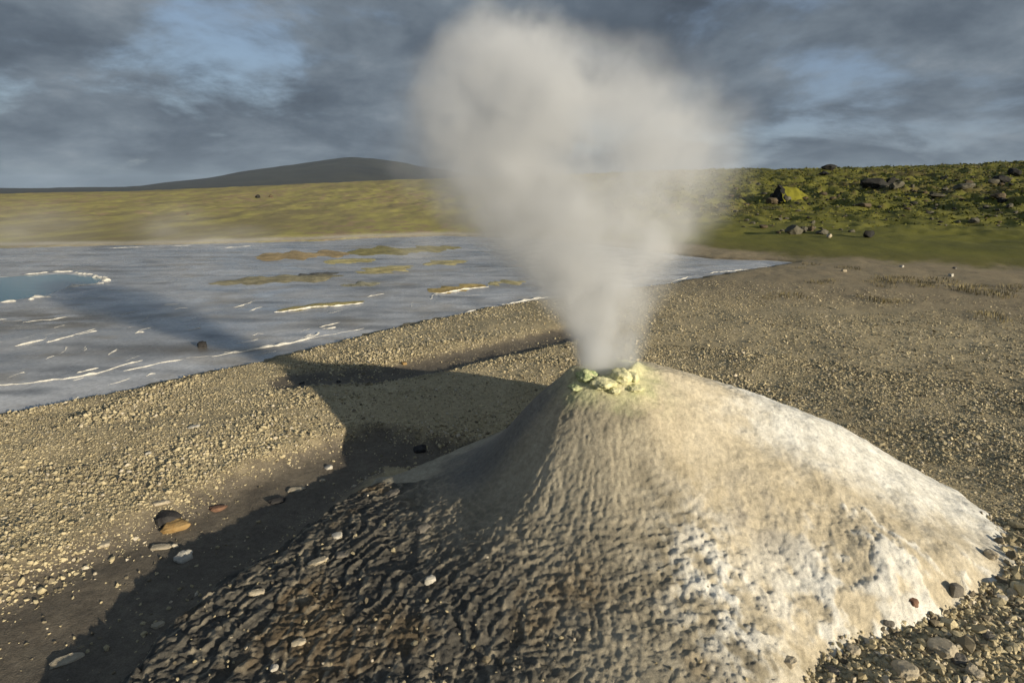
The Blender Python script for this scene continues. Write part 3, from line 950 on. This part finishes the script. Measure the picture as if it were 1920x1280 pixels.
r_ = np.random.default_rng(77)
gx_, gy_ = polar_pts(340000, 1.7, 7.2, -55, 51, r_)
for _a in ((51, 74), (-72, -55)):                                 # on beyond the frame, a little thinner
    ex_, ey_ = polar_pts(38000 if _a[0] > 0 else 24000, 1.7, 7.2, _a[0], _a[1], r_)
    gx_ = np.r_[gx_, ex_]; gy_ = np.r_[gy_, ey_]
k_ = gravel_keep(gx_, gy_, r_); gx_, gy_ = gx_[k_], gy_[k_]
sz = np.clip(r_.lognormal(math.log(0.0155), 0.42, len(gx_)), 0.006, 0.05)
sz = sz * (0.95 + 0.75 * fbm(gx_ * 0.9, gy_ * 1.4, 47, 3))
br = sstep(0.9, 1.6, gx_) * (1 - sstep(2.7, 3.5, gy_))
sz = sz * (1 + br * (0.3 + 1.2 * r_.random(len(gx_)) ** 3))
gcol = chip_colour(gx_, gy_, r_, len(gx_))
big_ = sz * 569 / np.hypot(np.hypot(gx_, gy_), 2.0) > 3.4            # the chips that show their shape
scatter_chips("gravel", gx_[big_], gy_[big_], sz[big_], gcol[big_], "coarse tan sinter gravel close around the mound", 21, fine=True)
scatter_chips("gravel", gx_[~big_], gy_[~big_], sz[~big_], gcol[~big_], "fine tan sinter gravel between the coarser chips", 24)
fx_, fy_ = polar_pts(125000, 7.2, 13.0, -50, 68, r_)
p_ = r_.random(len(fx_)) < (1 - 0.8 * sstep(8.5, 13, np.hypot(fx_, fy_) + 1.2 * fbm(fx_ * .5, fy_ * .5, 46, 3)))
k_ = gravel_keep(fx_, fy_, r_) & p_; fx_, fy_ = fx_[k_], fy_[k_]
sz = np.clip(r_.lognormal(math.log(0.021), 0.35, len(fx_)), 0.010, 0.05)
scatter_chips("gravel", fx_, fy_, sz, chip_colour(fx_, fy_, r_, len(fx_)), "finer distant sinter gravel behind the mound towards the moor", 22)
# crumbs lying on the apron
ax_, ay_ = polar_pts(9000, 1.5, 4.2, -50, 30, r_)
mh = mound_smooth(ax_, ay_) - ground_h(ax_, ay_)
th_ = np.degrees(np.arctan2(ay_ - V0[1], ax_ - V0[0])); rv = np.hypot(ax_ - V0[0], ay_ - V0[1])
k_ = (mh > 0.0) & (rv > 1.0) & (th_ < -75) & (r_.random(len(ax_)) < 0.18 * sstep(0.9, 2.0, rv))
ax_, ay_ = ax_[k_], ay_[k_]
sz = np.clip(r_.lognormal(math.log(0.014), 0.5, len(ax_)), 0.006, 0.05)
scatter_chips("sinter_crumbs", ax_, ay_, sz, chip_colour(ax_, ay_, r_, len(ax_)) * 0.8, "loose sinter crumbs on the rippled apron", 23, fine=True)

# ------------------------------------------------------------------ single stones one can point at
M_st = {
    'dark': rock_mat("basalt_stone", (0.018, 0.018, 0.020), (0.055, 0.053, 0.052), 18),
    'orange': rock_mat("ochre_stone", (0.20, 0.125, 0.045), (0.34, 0.235, 0.105), 20),
    'white': rock_mat("white_sinter_stone", (0.32, 0.31, 0.275), (0.54, 0.52, 0.46), 24),
    'pale': rock_mat("pale_sinter_stone", (0.30, 0.26, 0.19), (0.48, 0.43, 0.33), 24),
    'red': rock_mat("reddish_stone", (0.12, 0.065, 0.045), (0.22, 0.13, 0.085), 24),
    'grey': rock_mat("grey_stone", (0.10, 0.095, 0.085), (0.19, 0.175, 0.15), 18),
}
stones = [  # px, py, width px, depth ratio, height ratio, yaw, colour, name, label, category
    (316, 972, 38, 0.9, 0.62, 0.3, 'dark', "stone", "round black stone touching the orange stone at the gravel's edge"),
    (330, 987, 44, 0.62, 0.42, 0.5, 'orange', "stone", "flat orange stone in front of the round black stone"),
    (345, 1046, 30, 0.8, 0.55, 0.9, 'white', "stone", "rough whitish stone in the shade just below the orange stone"),
    (302, 1023, 36, 0.45, 0.16, 0.1, 'pale', "sinter_flake", "thin pale flake lying left of the whitish shaded stone"),
    (410, 952, 30, 0.6, 0.30, 0.4, 'red', "stone", "reddish brown stone at the gravel's edge right of the orange stone"),
    (616, 877, 14, 0.8, 0.6, 0.2, 'white', "stone", "small white stone at the tip of the sunlit gravel bank"),
    (605, 902, 10, 0.8, 0.6, 1.2, 'pale', "stone", "tiny pale stone just below the white stone at the bank's tip"),
    (552, 916, 32, 0.5, 0.22, 0.5, 'pale', "sinter_flake", "long pale flake tilted in the shaded gully"),
    (520, 938, 26, 0.8, 0.35, 0.0, 'dark', "stone", "flat black stone in the shaded gully below the pale flake"),
    (786, 842, 24, 0.8, 0.5, 0.2, 'dark', "stone", "black clod alone on the shaded ground left of the mound"),
    (196, 1018, 24, 0.7, 0.35, 0.0, 'pale', "stone", "pale stone near the lower edge of the gravel bank at far left"),
    (300, 940, 30, 0.6, 0.25, 0.7, 'pale', "sinter_flake", "pale flake set in the gravel above the black stone"),
    (278, 851, 11, 0.8, 0.6, 0.0, 'white', "stone", "small white stone in the middle of the sunlit gravel bank"),
    (362, 799, 20, 0.5, 0.25, 0.4, 'white', "sinter_flake", "small white flake high on the sunlit gravel bank"),
    (124, 1236, 46, 0.42, 0.2, 0.5, 'pale', "stone", "long pale stone alone on the bare silt at lower left"),
    (298, 1172, 24, 0.6, 0.35, 0.9, 'pale', "stone", "pale yellowish stone in the deep shade of the apron"),
    (632, 1005, 19, 0.75, 0.5, 0.1, 'white', "stone", "small oval white stone near the top of the dark apron"),
    (597, 1050, 34, 0.6, 0.25, 0.5, 'pale', "sinter_flake", "flat pale oval flake on the dark apron"),
    (640, 1040, 26, 0.8, 0.22, 0.3, 'grey', "sinter_flake", "flat grey disc beside the pale oval flake"),
    (806, 1090, 22, 0.7, 0.7, 0.7, 'white', "stone", "white block standing at the edge of the brown smooth plate"),
    (514, 1254, 15, 0.9, 0.6, 0.4, 'white', "stone", "small white stone on the apron close to the bottom edge"),
    (560, 1203, 26, 0.5, 0.3, 0.3, 'pale', "sinter_flake", "pale flake low on the dark apron"),
    (480, 1110, 30, 0.4, 0.3, 0.4, 'pale', "sinter_flake", "narrow pale flake on the left shoulder of the apron"),
    (790, 990, 34, 0.7, 0.3, 0.8, 'grey', "stone", "grey slab tilted where the apron meets the cone"),
    (735, 925, 30, 0.7, 0.3, 0.9, 'grey', "stone", "grey slab at the upper end of the apron"),
    (1792, 1107, 22, 0.8, 1.1, 0.3, 'grey', "stone", "upright stone casting a shadow at the white mound's foot"),
    (1858, 1040, 24, 0.8, 0.7, 0.8, 'pale', "stone", "pale stone at the rightmost tip of the white mound"),
    (1712, 1130, 20, 0.8, 0.6, 0.3, 'red', "stone", "brownish stone on the edge of the white crust"),
    (1664, 1172, 22, 0.8, 0.6, 0.9, 'grey', "stone", "grey stone at the end of the crack below the white crust"),
    (1768, 1214, 46, 0.9, 0.55, 0.5, 'pale', "stone", "largest pale sinter block in the lower right gravel"),
    (1695, 1255, 46, 0.8, 0.5, 0.2, 'pale', "stone", "broad pale block by the bottom edge in the coarse gravel"),
    (1795, 1238, 28, 0.8, 0.6, 1.0, 'grey', "stone", "dark grey block just below the largest pale block"),
    (1822, 1262, 32, 0.8, 0.6, 0.6, 'pale', "stone", "pale block in the coarse gravel right of the dark grey block"),
    (1850, 1195, 24, 0.8, 0.6, 0.3, 'grey', "stone", "grey stone near the right edge in the coarse gravel"),
    (1600, 1222, 26, 0.8, 0.55, 1.1, 'pale', "stone", "pale stone along the crack at the mound's lower edge"),
    (1560, 1258, 24, 0.8, 0.6, 0.2, 'grey', "stone", "grey stone by the bottom edge left of the broad pale block"),
    (1480, 1240, 28, 0.7, 0.5, 0.7, 'pale', "stone", "pale lump at the lower corner of the white crust"),
    (1875, 1120, 26, 0.7, 0.5, 0.4, 'white', "stone", "whitish stone in the gravel right of the upright stone"),
    (379, 650, 15, 0.8, 0.95, 0.2, 'dark', "stone", "small black rock standing in the film of water"),
    (566, 719, 9, 0.8, 0.6, 0.2, 'dark', "stone", "tiny dark stone in the mound's shadow, the one farther left"),
    (636, 716, 9, 0.8, 0.6, 0.9, 'dark', "stone", "tiny dark stone in the mound's shadow, the one farther right"),
    (757, 682, 10, 0.9, 0.6, 0.9, 'orange', "stone", "tiny orange stone on the gravel behind the shadow"),
    (1690, 500, 8, 0.8, 0.7, 0.3, 'white', "stone", "tiny white stone where silt meets grass"),
    (1783, 517, 9, 0.8, 0.9, 0.3, 'white', "stone", "tiny white stone among the pale grass tufts"),
    (1582, 508, 9, 0.8, 0.7, 0.3, 'pale', "stone", "tiny pale stone on the silt below the green slope"),
    (1790, 503, 8, 0.8, 0.7, 0.3, 'grey', "stone", "tiny grey stone on the grass line at right"),
    (1030, 838, 0, 0, 0, 0, 'grey', "", ""),
]
for i, (px_, py_, w_, dr, hr_, yaw, cc, nm, lab) in enumerate(stones):
    if not nm: continue
    x_, y_, z_, t_ = hit(px_, py_ + w_ * 0.12)
    hw = w_ * t_ / FPX / 2 * 1.08
    if poly_sd(np.array([x_]), np.array([y_]), WATER)[0] < 0:
        x_, y_ = (float(q) for q in at(px_, py_)); z_ = 0.0
    v_, f_ = lump(900 + i, 3, 0.50, 5, 1.5, 1.0, 0.12)
    v_ = np.sign(v_) * np.abs(v_) ** np.array([0.85, 0.85, 0.6])
    v_ = v_ * np.array([hw, hw * max(dr, 0.5) * 1.1, hw * hr_])
    o_ = mesh_obj(nm, v_, f_, M_st[cc], smooth=False)
    o_.location = (x_, y_, max(z_, -0.1) + hw * hr_ * 0.30); o_.rotation_euler = (0.12 * math.sin(i), 0.12 * math.cos(i * 1.7), yaw)
    tag(o_, lab, "stone", "single stones on the gravel and crust")

# ------------------------------------------------------------------ moor: mossy hump, outcrops, boulders
M_moss = rock_mat("moss", (0.115, 0.115, 0.010), (0.185, 0.180, 0.018), 3.0, 0.95, 0.8)
M_lava = rock_mat("lava_rock", (0.010, 0.011, 0.012), (0.032, 0.032, 0.030), 2.2, 0.95, 1.0)
M_lich = rock_mat("lichen_rock", (0.055, 0.054, 0.042), (0.135, 0.128, 0.098), 2.5, 0.95, 1.0)
M_brock = rock_mat("brown_rock", (0.055, 0.042, 0.026), (0.120, 0.095, 0.062), 2.5, 0.95, 1.0)

# moss-grown hump with a dark broken gable
x_, y_, z_, t_ = hit(1462, 374, ground_h)
k_ = t_ / FPX
hum = bpy.data.objects.new("mossy_hump", None); COL.objects.link(hum); hum.location = (x_, y_, z_ - 0.05)
tag(hum, "yellow-green mossy lava hump with a dark triangular broken end", "lava hump")
nu, nv = 40, 22
uu = np.linspace(0, 1, nu); vv = np.linspace(-1, 1, nv)
U, Vv = np.meshgrid(uu, vv, indexing='ij')
ridge = np.interp(U, [0, .06, .45, .75, 1], [27, 29, 27, 14, 0]) * k_
hx_ = (-6 + 78 * U) * k_ + 0.15 * fbm(U * 4, Vv * 3, 601, 3)
hy_ = Vv * 34 * k_ * (1 - 0.25 * U) + 18 * k_ * U
hz_ = ridge * (1 - np.abs(Vv) ** 1.25) + 0.10 * fbm(U * 7, Vv * 4, 602, 4) - 0.1
mo = mesh_obj("moss_cover", np.stack([hx_, hy_, hz_], -1).reshape(-1, 3), grid_faces(nu, nv), M_moss, hum, smooth=True)
# the broken end: a raised lava face with a toothed outline
gvs = []
for j, v0 in enumerate(np.linspace(-1, 1, 15)):
    h0 = 31 * k_ * (1 - abs(v0) ** 1.2)
    for q, (ox, fz_) in enumerate(((-10, 0), (-9, 0.5), (-5, 1.0), (2, 0.96))):
        gvs.append(((ox + 2.0 * math.sin(j * 2.3 + q)) * k_, v0 * 32 * k_, h0 * fz_ - 0.1))
mesh_obj("broken_face", gvs, grid_faces(15, 4), M_lava, hum, smooth=False)
for j, (qx, qy, qs) in enumerate(((1448, 372, 14), (1438, 378, 11), (1466, 375, 9))):
    a_, b_, c_, t2_ = hit(qx, qy, ground_h)
    v_, f_ = lump(620 + j, 3, 0.3, 8, 1.3)
    o_ = mesh_obj("boulder", v_ * np.array([qs, qs * .8, qs * .6]) * t2_ / FPX, f_, (M_lava, M_brock, M_lich)[j])
    o_.location = (a_, b_ - 0.6, c_ + 0.05)
    tag(o_, ["black boulder against the dark end of the mossy hump", "brown boulder lowest left below the mossy hump", "grey boulder in front of the mossy hump"][j], "boulder", "boulders strewn over the moor")

big = [  # px, py(base), w px, h px, mat, label
    (1648, 354, 58, 24, M_lava, "long black lava outcrop on the upper moor"),
    (1682, 353, 34, 18, M_lich, "grey end block of the black lava outcrop"),
    (1672, 345, 22, 18, M_lava, "black knob on top of the lava outcrop"),
    (1556, 320, 34, 14, M_lava, "dark outcrop breaking the moor's skyline"),
    (1548, 328, 24, 8, M_lava, "low black rock just below the skyline outcrop"),
    (1492, 440, 38, 26, M_lich, "pale grey lichened boulder above the green lawn"),
    (1508, 436, 16, 14, M_lich, "small pale block leaning on the lichened boulder"),
    (1545, 440, 28, 14, M_lich, "broken grey rock right of the lichened boulder"),
    (1556, 446, 12, 10, M_st['pale'], "small whitish rock at the lawn's upper edge"),
    (1520, 434, 20, 12, M_brock, "brown rock between the two grey ones above the lawn"),
    (1632, 446, 26, 22, M_lava, "dark rock at the head of the green lawn"),
    (1598, 436, 16, 8, M_lich, "low grey rock left of the dark lawn rock"),
    (1622, 388, 34, 10, M_brock, "flat brown rock in the middle of the moor"),
    (1880, 345, 40, 18, M_lava, "black rock shelf at the right edge of the upper moor"),
    (1905, 330, 30, 18, M_lava, "black rock high at the right edge of the moor"),
    (1880, 372, 36, 14, M_brock, "brown reddish rock ledge at the moor's right side"),
    (1850, 390, 12, 8, M_lich, "small pale rock on the right of the moor"),
    (1712, 352, 10, 10, M_lich, "single grey stone standing right of the lava outcrop"),
    (1810, 356, 42, 14, M_lich, "lichened rock ridge on the right upper moor"),
    (1760, 372, 36, 10, M_lich, "low lichened rock shelf in the right part of the moor"),
    (482, 372, 12, 9, M_lava, "dark rock alone on the crest of the far meadow"),
    (507, 370, 8, 6, M_brock, "small brown rock beside the dark meadow rock"),
    (352, 403, 7, 5, M_brock, "tiny brown rock in the middle of the far meadow"),
]
for i, (px_, py_, w_, h_, mt, lab) in enumerate(big):
    x_, y_, z_, t_ = hit(px_, py_, ground_h)
    k_ = t_ / FPX
    v_, f_ = lump(700 + i, 3, 0.42, 9, 1.5, 1.0, 0.12)
    v_ = v_ * np.array([w_ * k_ * 0.46, w_ * k_ * 0.36, h_ * k_ * 0.50])
    o_ = mesh_obj("boulder", v_, f_, mt, smooth=False)
    o_.location = (x_, y_ + w_ * k_ * 0.2, z_ + h_ * k_ * 0.30); o_.rotation_euler = (0, 0, 0.3 * math.sin(i * 3.1))
    tag(o_, lab, "boulder", "boulders strewn over the moor")

r_ = np.random.default_rng(31)
protos = []
for i in range(9):
    v_, f_ = lump(760 + i, 2, 0.40, 8, 1.4, 1.0, 0.1)
    protos.append(mesh_obj("boulder", v_ * np.array([1, 0.8, 0.6]), f_, (M_lich, M_brock, M_lava)[i % 3], link=False))
kinds = ["grey lichened boulder half sunk in the stony moor slope", "brown boulder half sunk in the stony moor slope", "black lava boulder half sunk in the stony moor slope"]
cnt = 0
while cnt < 200:
    px_ = r_.uniform(1370, 1925)
    py_ = 326 + 125 * r_.beta(1.7, 1.6)
    lim = np.interp(px_, [1370, 1500, 1620, 1700, 1920], [452, 448, 430, 425, 425])
    if py_ > lim: continue
    if fbm(np.array([px_ * 0.012]), np.array([py_ * 0.03]), 66, 3)[0] < r_.uniform(-0.35, 0.1): continue
    x_, y_, z_, t_ = hit(px_, py_, ground_h)
    sz_ = r_.lognormal(math.log(4.2), 0.5) * t_ / FPX * 0.9
    pi = int(r_.choice([0, 1, 2, 3, 4, 6, 7, 8, 0, 3, 6]))
    o_ = protos[pi].copy(); COL.objects.link(o_)
    o_.location = (x_, y_, z_ + 0.12 * sz_); o_.scale = (sz_, sz_ * r_.uniform(.7, 1), sz_ * r_.uniform(.55, .95)); o_.rotation_euler = (0, 0, r_.uniform(0, 6.28))
    tag(o_, kinds[pi % 3], "boulder", "boulders strewn over the moor")
    cnt += 1

# ------------------------------------------------------------------ grass
def blades(n_blade, spread, height, seed, lean=0.6):
    """a tuft: thin bent blades, three triangles each"""
    r_ = np.random.default_rng(seed)
    vs = []; fs = []
    for b_ in range(n_blade):
        a = r_.uniform(0, 6.283); d = spread * math.sqrt(r_.random())
        bx, by = d * math.cos(a), d * math.sin(a)
        h = height * r_.uniform(0.5, 1.1); la = a + r_.normal(0, 0.6); le = lean * h * r_.uniform(0.3, 1.1) * (0.4 + d / spread)
        w = height * r_.uniform(0.035, 0.06)
        px_, py_ = -math.sin(la) * w, math.cos(la) * w
        k = len(vs)
        vs += [(bx - px_, by - py_, -0.02), (bx + px_, by + py_, -0.02),
               (bx + le * .4 * math.cos(la) - px_ * .7, by + le * .4 * math.sin(la) - py_ * .7, h * .65), (bx + le * .4 * math.cos(la) + px_ * .7, by + le * .4 * math.sin(la) + py_ * .7, h * .65),
               (bx + le * math.cos(la), by + le * math.sin(la), h)]
        fs += [(k, k + 1, k + 3), (k, k + 3, k + 2), (k + 2, k + 3, k + 4)]
    c = len(vs)
    vs.append((0, 0, -0.02))                                   # all blades grow from one root
    fs += [(5 * q, c, 5 * q + 1) for q in range(n_blade)]
    return np.array(vs), np.array(fs)


tuft_px = [(1500, 503), (1520, 497), (1535, 531), (1560, 527), (1590, 504), (1640, 530), (1655, 527), (1668, 524), (1680, 530), (1700, 522), (1712, 528), (1722, 532), (1735, 537), (1745, 530), (1760, 526),
           (1775, 532), (1800, 545), (1812, 540), (1825, 549), (1840, 538), (1855, 545), (1868, 551), (1880, 556), (1895, 545), (1910, 540), (1660, 537), (1850, 590), (1870, 598), (1640, 561), (1680, 566), (1440, 558), (1480, 556)]
tp = []
for i in range(5):
    v_, f_ = blades(70, 0.20, 0.075, 40 + i)
    cc = lerp((0.13, 0.112, 0.050), (0.21, 0.178, 0.092), np.r_[np.repeat(np.random.default_rng(i).random(70), 5), 0.3])
    tp.append(mesh_obj("grass_tuft", v_, f_, M_grass, cols=cc, link=False))
for i, (px_, py_) in enumerate(tuft_px):
    x_, y_, z_, t_ = hit(px_, py_, ground_h)
    o_ = tp[i % 5].copy(); COL.objects.link(o_)
    s_ = 0.7 + 0.7 * ((i * 37) % 10) / 10
    o_.location = (x_, y_, z_); o_.scale = (s_ * 1.5, s_, s_ * 0.85); o_.rotation_euler = (0, 0, i * 1.3)
    tag(o_, "low tuft of dry grass on the silt just beyond the stream's tip" if py_ < 506 and px_ < 1600 else
        ("low tuft of dry grass standing out on the silt nearer the mound" if py_ > 553 or px_ < 1570 else "low tuft of dry grass in the long row below the green lawn"), "grass tuft", "dry grass tufts on the silt")

# turf of the meadow and moor: one mass of small bent blades
r_ = np.random.default_rng(58)
n = 190000
az = np.radians(r_.uniform(-52, 56, n)); rad = np.exp(r_.uniform(math.log(15), math.log(84), n))
tx = rad * np.sin(az); ty = rad * np.cos(az)
u_, _, _ = moor_u(tx, ty)
k_ = (u_ > 0.004) & (poly_sd(tx, ty, WATER) > 0.6) & (r_.random(n) < 0.6 * sstep(0.05, 0.3, az) * sstep(0.12, 0.30, u_))
tx, ty, u_ = tx[k_], ty[k_], u_[k_]; rad = rad[k_]; n = len(tx)
tz = ground_h(tx, ty)
cg = ground_colour(tx, ty)
hgt = (0.02 + 0.0009 * rad) * r_.uniform(0.5, 1.5, n); wd = (0.012 + 0.0009 * rad) * r_.uniform(0.6, 1.4, n)
lean_a = r_.uniform(0, 6.283, n)
ca, sa = np.cos(lean_a), np.sin(lean_a)
v_ = np.zeros((n, 5, 3))
for i, (s_, l_, h_) in enumerate(((-1, 0, -0.15), (1, 0, -0.15), (-.7, .5, .62), (.7, .5, .62), (0, 1.2, 1))):
    v_[:, i, 0] = tx - sa * wd * s_ + ca * hgt * l_; v_[:, i, 1] = ty + ca * wd * s_ + sa * hgt * l_; v_[:, i, 2] = tz + hgt * h_
f_ = (np.array([(0, 1, 3), (0, 3, 2), (2, 3, 4)])[None] + (np.arange(n) * 5)[:, None, None]).reshape(-1, 3)
cc = np.repeat(cg * r_.uniform(0.85, 1.15, (n, 1)), 5, axis=0)
turf = mesh_obj("grass", v_.reshape(-1, 3), f_, M_grass, cols=cc)
tag(turf, "olive green turf covering the meadow and the moor", "grass", kind="stuff")

# ------------------------------------------------------------------ steam
YS = V0[1] + 0.02


def plume_table(rows):
    out = []
    for y, xc, rp in rows:
        dx, dy, dz = ray(xc, y)
        t = YS / dy
        out.append((CAM_Z + dz * t, dx * t, rp * t / FPX * 1.0))
    return np.array(sorted(out))


PL = plume_table([(712, 1124, 36), (690, 1122, 46), (650, 1116, 60), (600, 1106, 78), (540, 1080, 115), (480, 1040, 165), (400, 1000, 215), (300, 955, 250), (220, 950, 255), (150, 955, 235), (90, 955, 195), (40, 950, 145), (-10, 950, 80)])
PR = plume_table([(712, 1168, 26), (690, 1172, 36), (650, 1176, 48), (600, 1180, 62), (540, 1188, 88), (450, 1212, 130), (380, 1240, 170), (300, 1250, 190), (230, 1240, 185), (180, 1220, 160), (120, 1190, 90)])
PF = plume_table([(640, 1150, 40), (560, 1148, 70), (480, 1135, 150), (400, 1130, 230), (320, 1125, 280), (240, 1115, 300), (170, 1110, 270), (110, 1090, 215), (50, 1050, 120), (10, 1020, 60)])
Z0, Z1 = 0.70, 3.25
m = bpy.data.materials.new("steam"); m.use_nodes = True; m.node_tree.nodes.clear()
g = NT(m.node_tree)
out = g.n('ShaderNodeOutputMaterial'); pvn = g.n('ShaderNodeVolumePrincipled')
m.node_tree.links.new(pvn.outputs[0], out.inputs['Volume'])
pos = g.n('ShaderNodeTexCoord').outputs['Object']
sp = g.n('ShaderNodeSeparateXYZ'); g.put(sp.inputs[0], pos)
grow = g.maprange(sp.outputs[2], 0.9, 2.3, 0.05, 0.42)
nz = g.noise(pos, 2.1, 2.0, 0.5, color=True)
off = g.vmath('SCALE', g.vmath('SUBTRACT', nz, (0.5, 0.5, 0.5)), s=grow)
nzf = g.noise(pos, 7.5, 2.0, 0.55, color=True)
off = g.vmath('ADD', off, g.vmath('SCALE', g.vmath('SUBTRACT', nzf, (0.5, 0.5, 0.5)), s=g.math('MULTIPLY', grow, 0.38)))
wp = g.vmath('ADD', pos, off)
sp2 = g.n('ShaderNodeSeparateXYZ'); g.put(sp2.inputs[0], wp)
zt = g.maprange(sp2.outputs[2], Z0, Z1)


def fcurve(tab, col, lo, hi):
    nd = g.n('ShaderNodeFloatCurve')
    c = nd.mapping.curves[0]
    pts = [(float(np.clip((z - Z0) / (Z1 - Z0), 0, 1)), float(np.clip((v - lo) / (hi - lo), 0, 1))) for z, v in zip(tab[:, 0], tab[:, col])]
    c.points[0].location = pts[0]; c.points[1].location = pts[-1]
    for p in pts[1:-1]:
        c.points.new(*p)
    nd.mapping.update()
    g.put(nd.inputs[1], zt)
    return g.maprange(nd.outputs[0], 0, 1, lo, hi)


def plume(tab, dens):
    xc = fcurve(tab, 1, -1.0, 2.0); rr = fcurve(tab, 2, 0.0, 1.0)
    ddx = g.math('SUBTRACT', sp2.outputs[0], xc); ddy = g.math('MULTIPLY', g.math('SUBTRACT', sp2.outputs[1], YS), 1.0)
    d = g.math('SQRT', g.math('ADD', g.math('MULTIPLY', ddx, ddx), g.math('MULTIPLY', ddy, ddy)))
    q = g.maprange(g.math('DIVIDE', d, g.math('MAXIMUM', rr, 0.01)), 1.0, 0.0, 0.0, 1.0, smooth=True)
    # the jet is thickest at its root and thins as it spreads
    dn = g.math('DIVIDE', dens, g.math('ADD', rr, 0.06))
    lo = float(tab[0, 0]); hi = float(tab[-1, 0])
    top = g.maprange(sp2.outputs[2], hi, hi - 0.35, 0.0, 1.0, smooth=True)
    bot = g.maprange(sp2.outputs[2], lo, lo + 0.12, 0.0, 1.0)
    return g.math('MULTIPLY', g.math('MULTIPLY', q, dn), g.math('MULTIPLY', top, bot))


nz2 = g.maprange(g.noise(wp, 3.4, 3.0, 0.55), 0.32, 0.66, 0.15, 1.75)
den = g.math('ADD', g.math('ADD', plume(PL, 3.8), plume(PR, 1.4)), plume(PF, 1.0))
den = g.math('MULTIPLY', den, nz2)
g.put(pvn.inputs['Density'], den)
pvn.inputs['Color'].default_value = (0.885, 0.915, 0.955, 1)
pvn.inputs['Anisotropy'].default_value = 0.1
m.cycles.volume_step_rate = 0.45
# closed hull around both jets
import bmesh
bmh = bmesh.new()


def loft(tab, pad):
    rings = []
    for z, xc, rr in tab:
        R = rr * 1.08 + pad * (0.25 + min(1, max(0, (z - 0.9) / 1.2)))
        rings.append([bmh.verts.new((xc + R * math.cos(a), YS + R * math.sin(a), z)) for a in np.linspace(0, 2 * math.pi, 24, endpoint=False)])
    for a, b2 in zip(rings[:-1], rings[1:]):
        for i in range(24):
            bmh.faces.new((a[i], a[(i + 1) % 24], b2[(i + 1) % 24], b2[i]))
    bmh.faces.new(rings[0][::-1]); bmh.faces.new(rings[-1])


loft(PL, 0.10); loft(PR, 0.10); loft(PF, 0.10)
sme = bpy.data.meshes.new("steam_hull_source"); bmh.to_mesh(sme); bmh.free()
tmp = bpy.data.objects.new("steam_hull_source", sme); COL.objects.link(tmp)
rm = tmp.modifiers.new("remesh", 'REMESH'); rm.mode = 'VOXEL'; rm.voxel_size = 0.035
dg_ = bpy.context.evaluated_depsgraph_get()
hull = bpy.data.meshes.new_from_object(tmp.evaluated_get(dg_))
bpy.data.objects.remove(tmp); bpy.data.meshes.remove(sme)
hull.name = "steam"; hull.materials.clear(); hull.materials.append(m)
steam = bpy.data.objects.new("steam", hull); COL.objects.link(steam)
tag(steam, "forked white column of steam rising from the sulphur vent", "steam", kind="stuff")

# ------------------------------------------------------------------ thin steam drifting off the hot pools
mw = bpy.data.materials.new("thin_steam"); mw.use_nodes = True; mw.node_tree.nodes.clear()
gw = NT(mw.node_tree)
ow = gw.n('ShaderNodeOutputMaterial'); vw = gw.n('ShaderNodeVolumePrincipled')
mw.node_tree.links.new(vw.outputs[0], ow.inputs['Volume'])
vw.inputs['Color'].default_value = (0.95, 0.955, 0.96, 1)
pw = gw.n('ShaderNodeTexCoord').outputs['Object']
fall = gw.maprange(gw.vmath('LENGTH', pw), 1.0, 0.0, 0.0, 1.0, smooth=True)
gw.put(vw.inputs['Density'], gw.math('MULTIPLY', gw.math('MULTIPLY', fall, 0.10), gw.maprange(gw.noise(pw, 1.6, 3.0, 0.5), 0.35, 0.65, 0.2, 1.6)))
mw.cycles.volume_step_rate = 1.0
for i, (px_, py_, w_, h_, lab) in enumerate([(60, 430, 260, 110, "thin steam over the far bank at the picture's left edge"), (330, 425, 150, 95, "thin steam rising before the olive meadow"),
                                             (430, 445, 200, 50, "low thin steam along the far bank"), (790, 470, 130, 60, "thin steam low on the flat beside the big column")]):
    x_, y_ = at(px_, 478 if i < 3 else 500)
    t_ = y_ / ray(px_, py_)[1]
    zc_ = CAM_Z + ray(px_, py_)[2] * t_
    v_, f_ = ICO[3]
    k_ = t_ / FPX
    o_ = mesh_obj("thin_steam", v_, f_, mw, smooth=True)
    o_.location = (x_, y_, max(zc_, 0.02)); o_.scale = (w_ / 2 * k_ * 1.3, 2.2, h_ / 2 * k_ * 1.4)
    tag(o_, lab, "steam", "thin steam off the hot pools", "stuff")

# ------------------------------------------------------------------ haze
mh_ = bpy.data.materials.new("haze"); mh_.use_nodes = True; mh_.node_tree.nodes.clear()
gh = NT(mh_.node_tree)
oh = gh.n('ShaderNodeOutputMaterial'); vh = gh.n('ShaderNodeVolumePrincipled')
mh_.node_tree.links.new(vh.outputs[0], oh.inputs['Volume'])
vh.inputs['Color'].default_value = (0.55, 0.72, 0.95, 1)
vh.inputs['Density'].default_value = 0.00006
hb = 9400.0
hv = [(sx * hb, sy * hb, z) for z in (-30.0, 190.0) for sx, sy in ((-1, -1), (1, -1), (1, 1), (-1, 1))]
hz_o = mesh_obj("haze", hv, [(0, 3, 2, 1), (4, 5, 6, 7), (0, 1, 5, 4), (1, 2, 6, 5), (2, 3, 7, 6), (3, 0, 4, 7)], mh_)
tag(hz_o, "pale air in front of the far hill", "haze", kind="stuff")
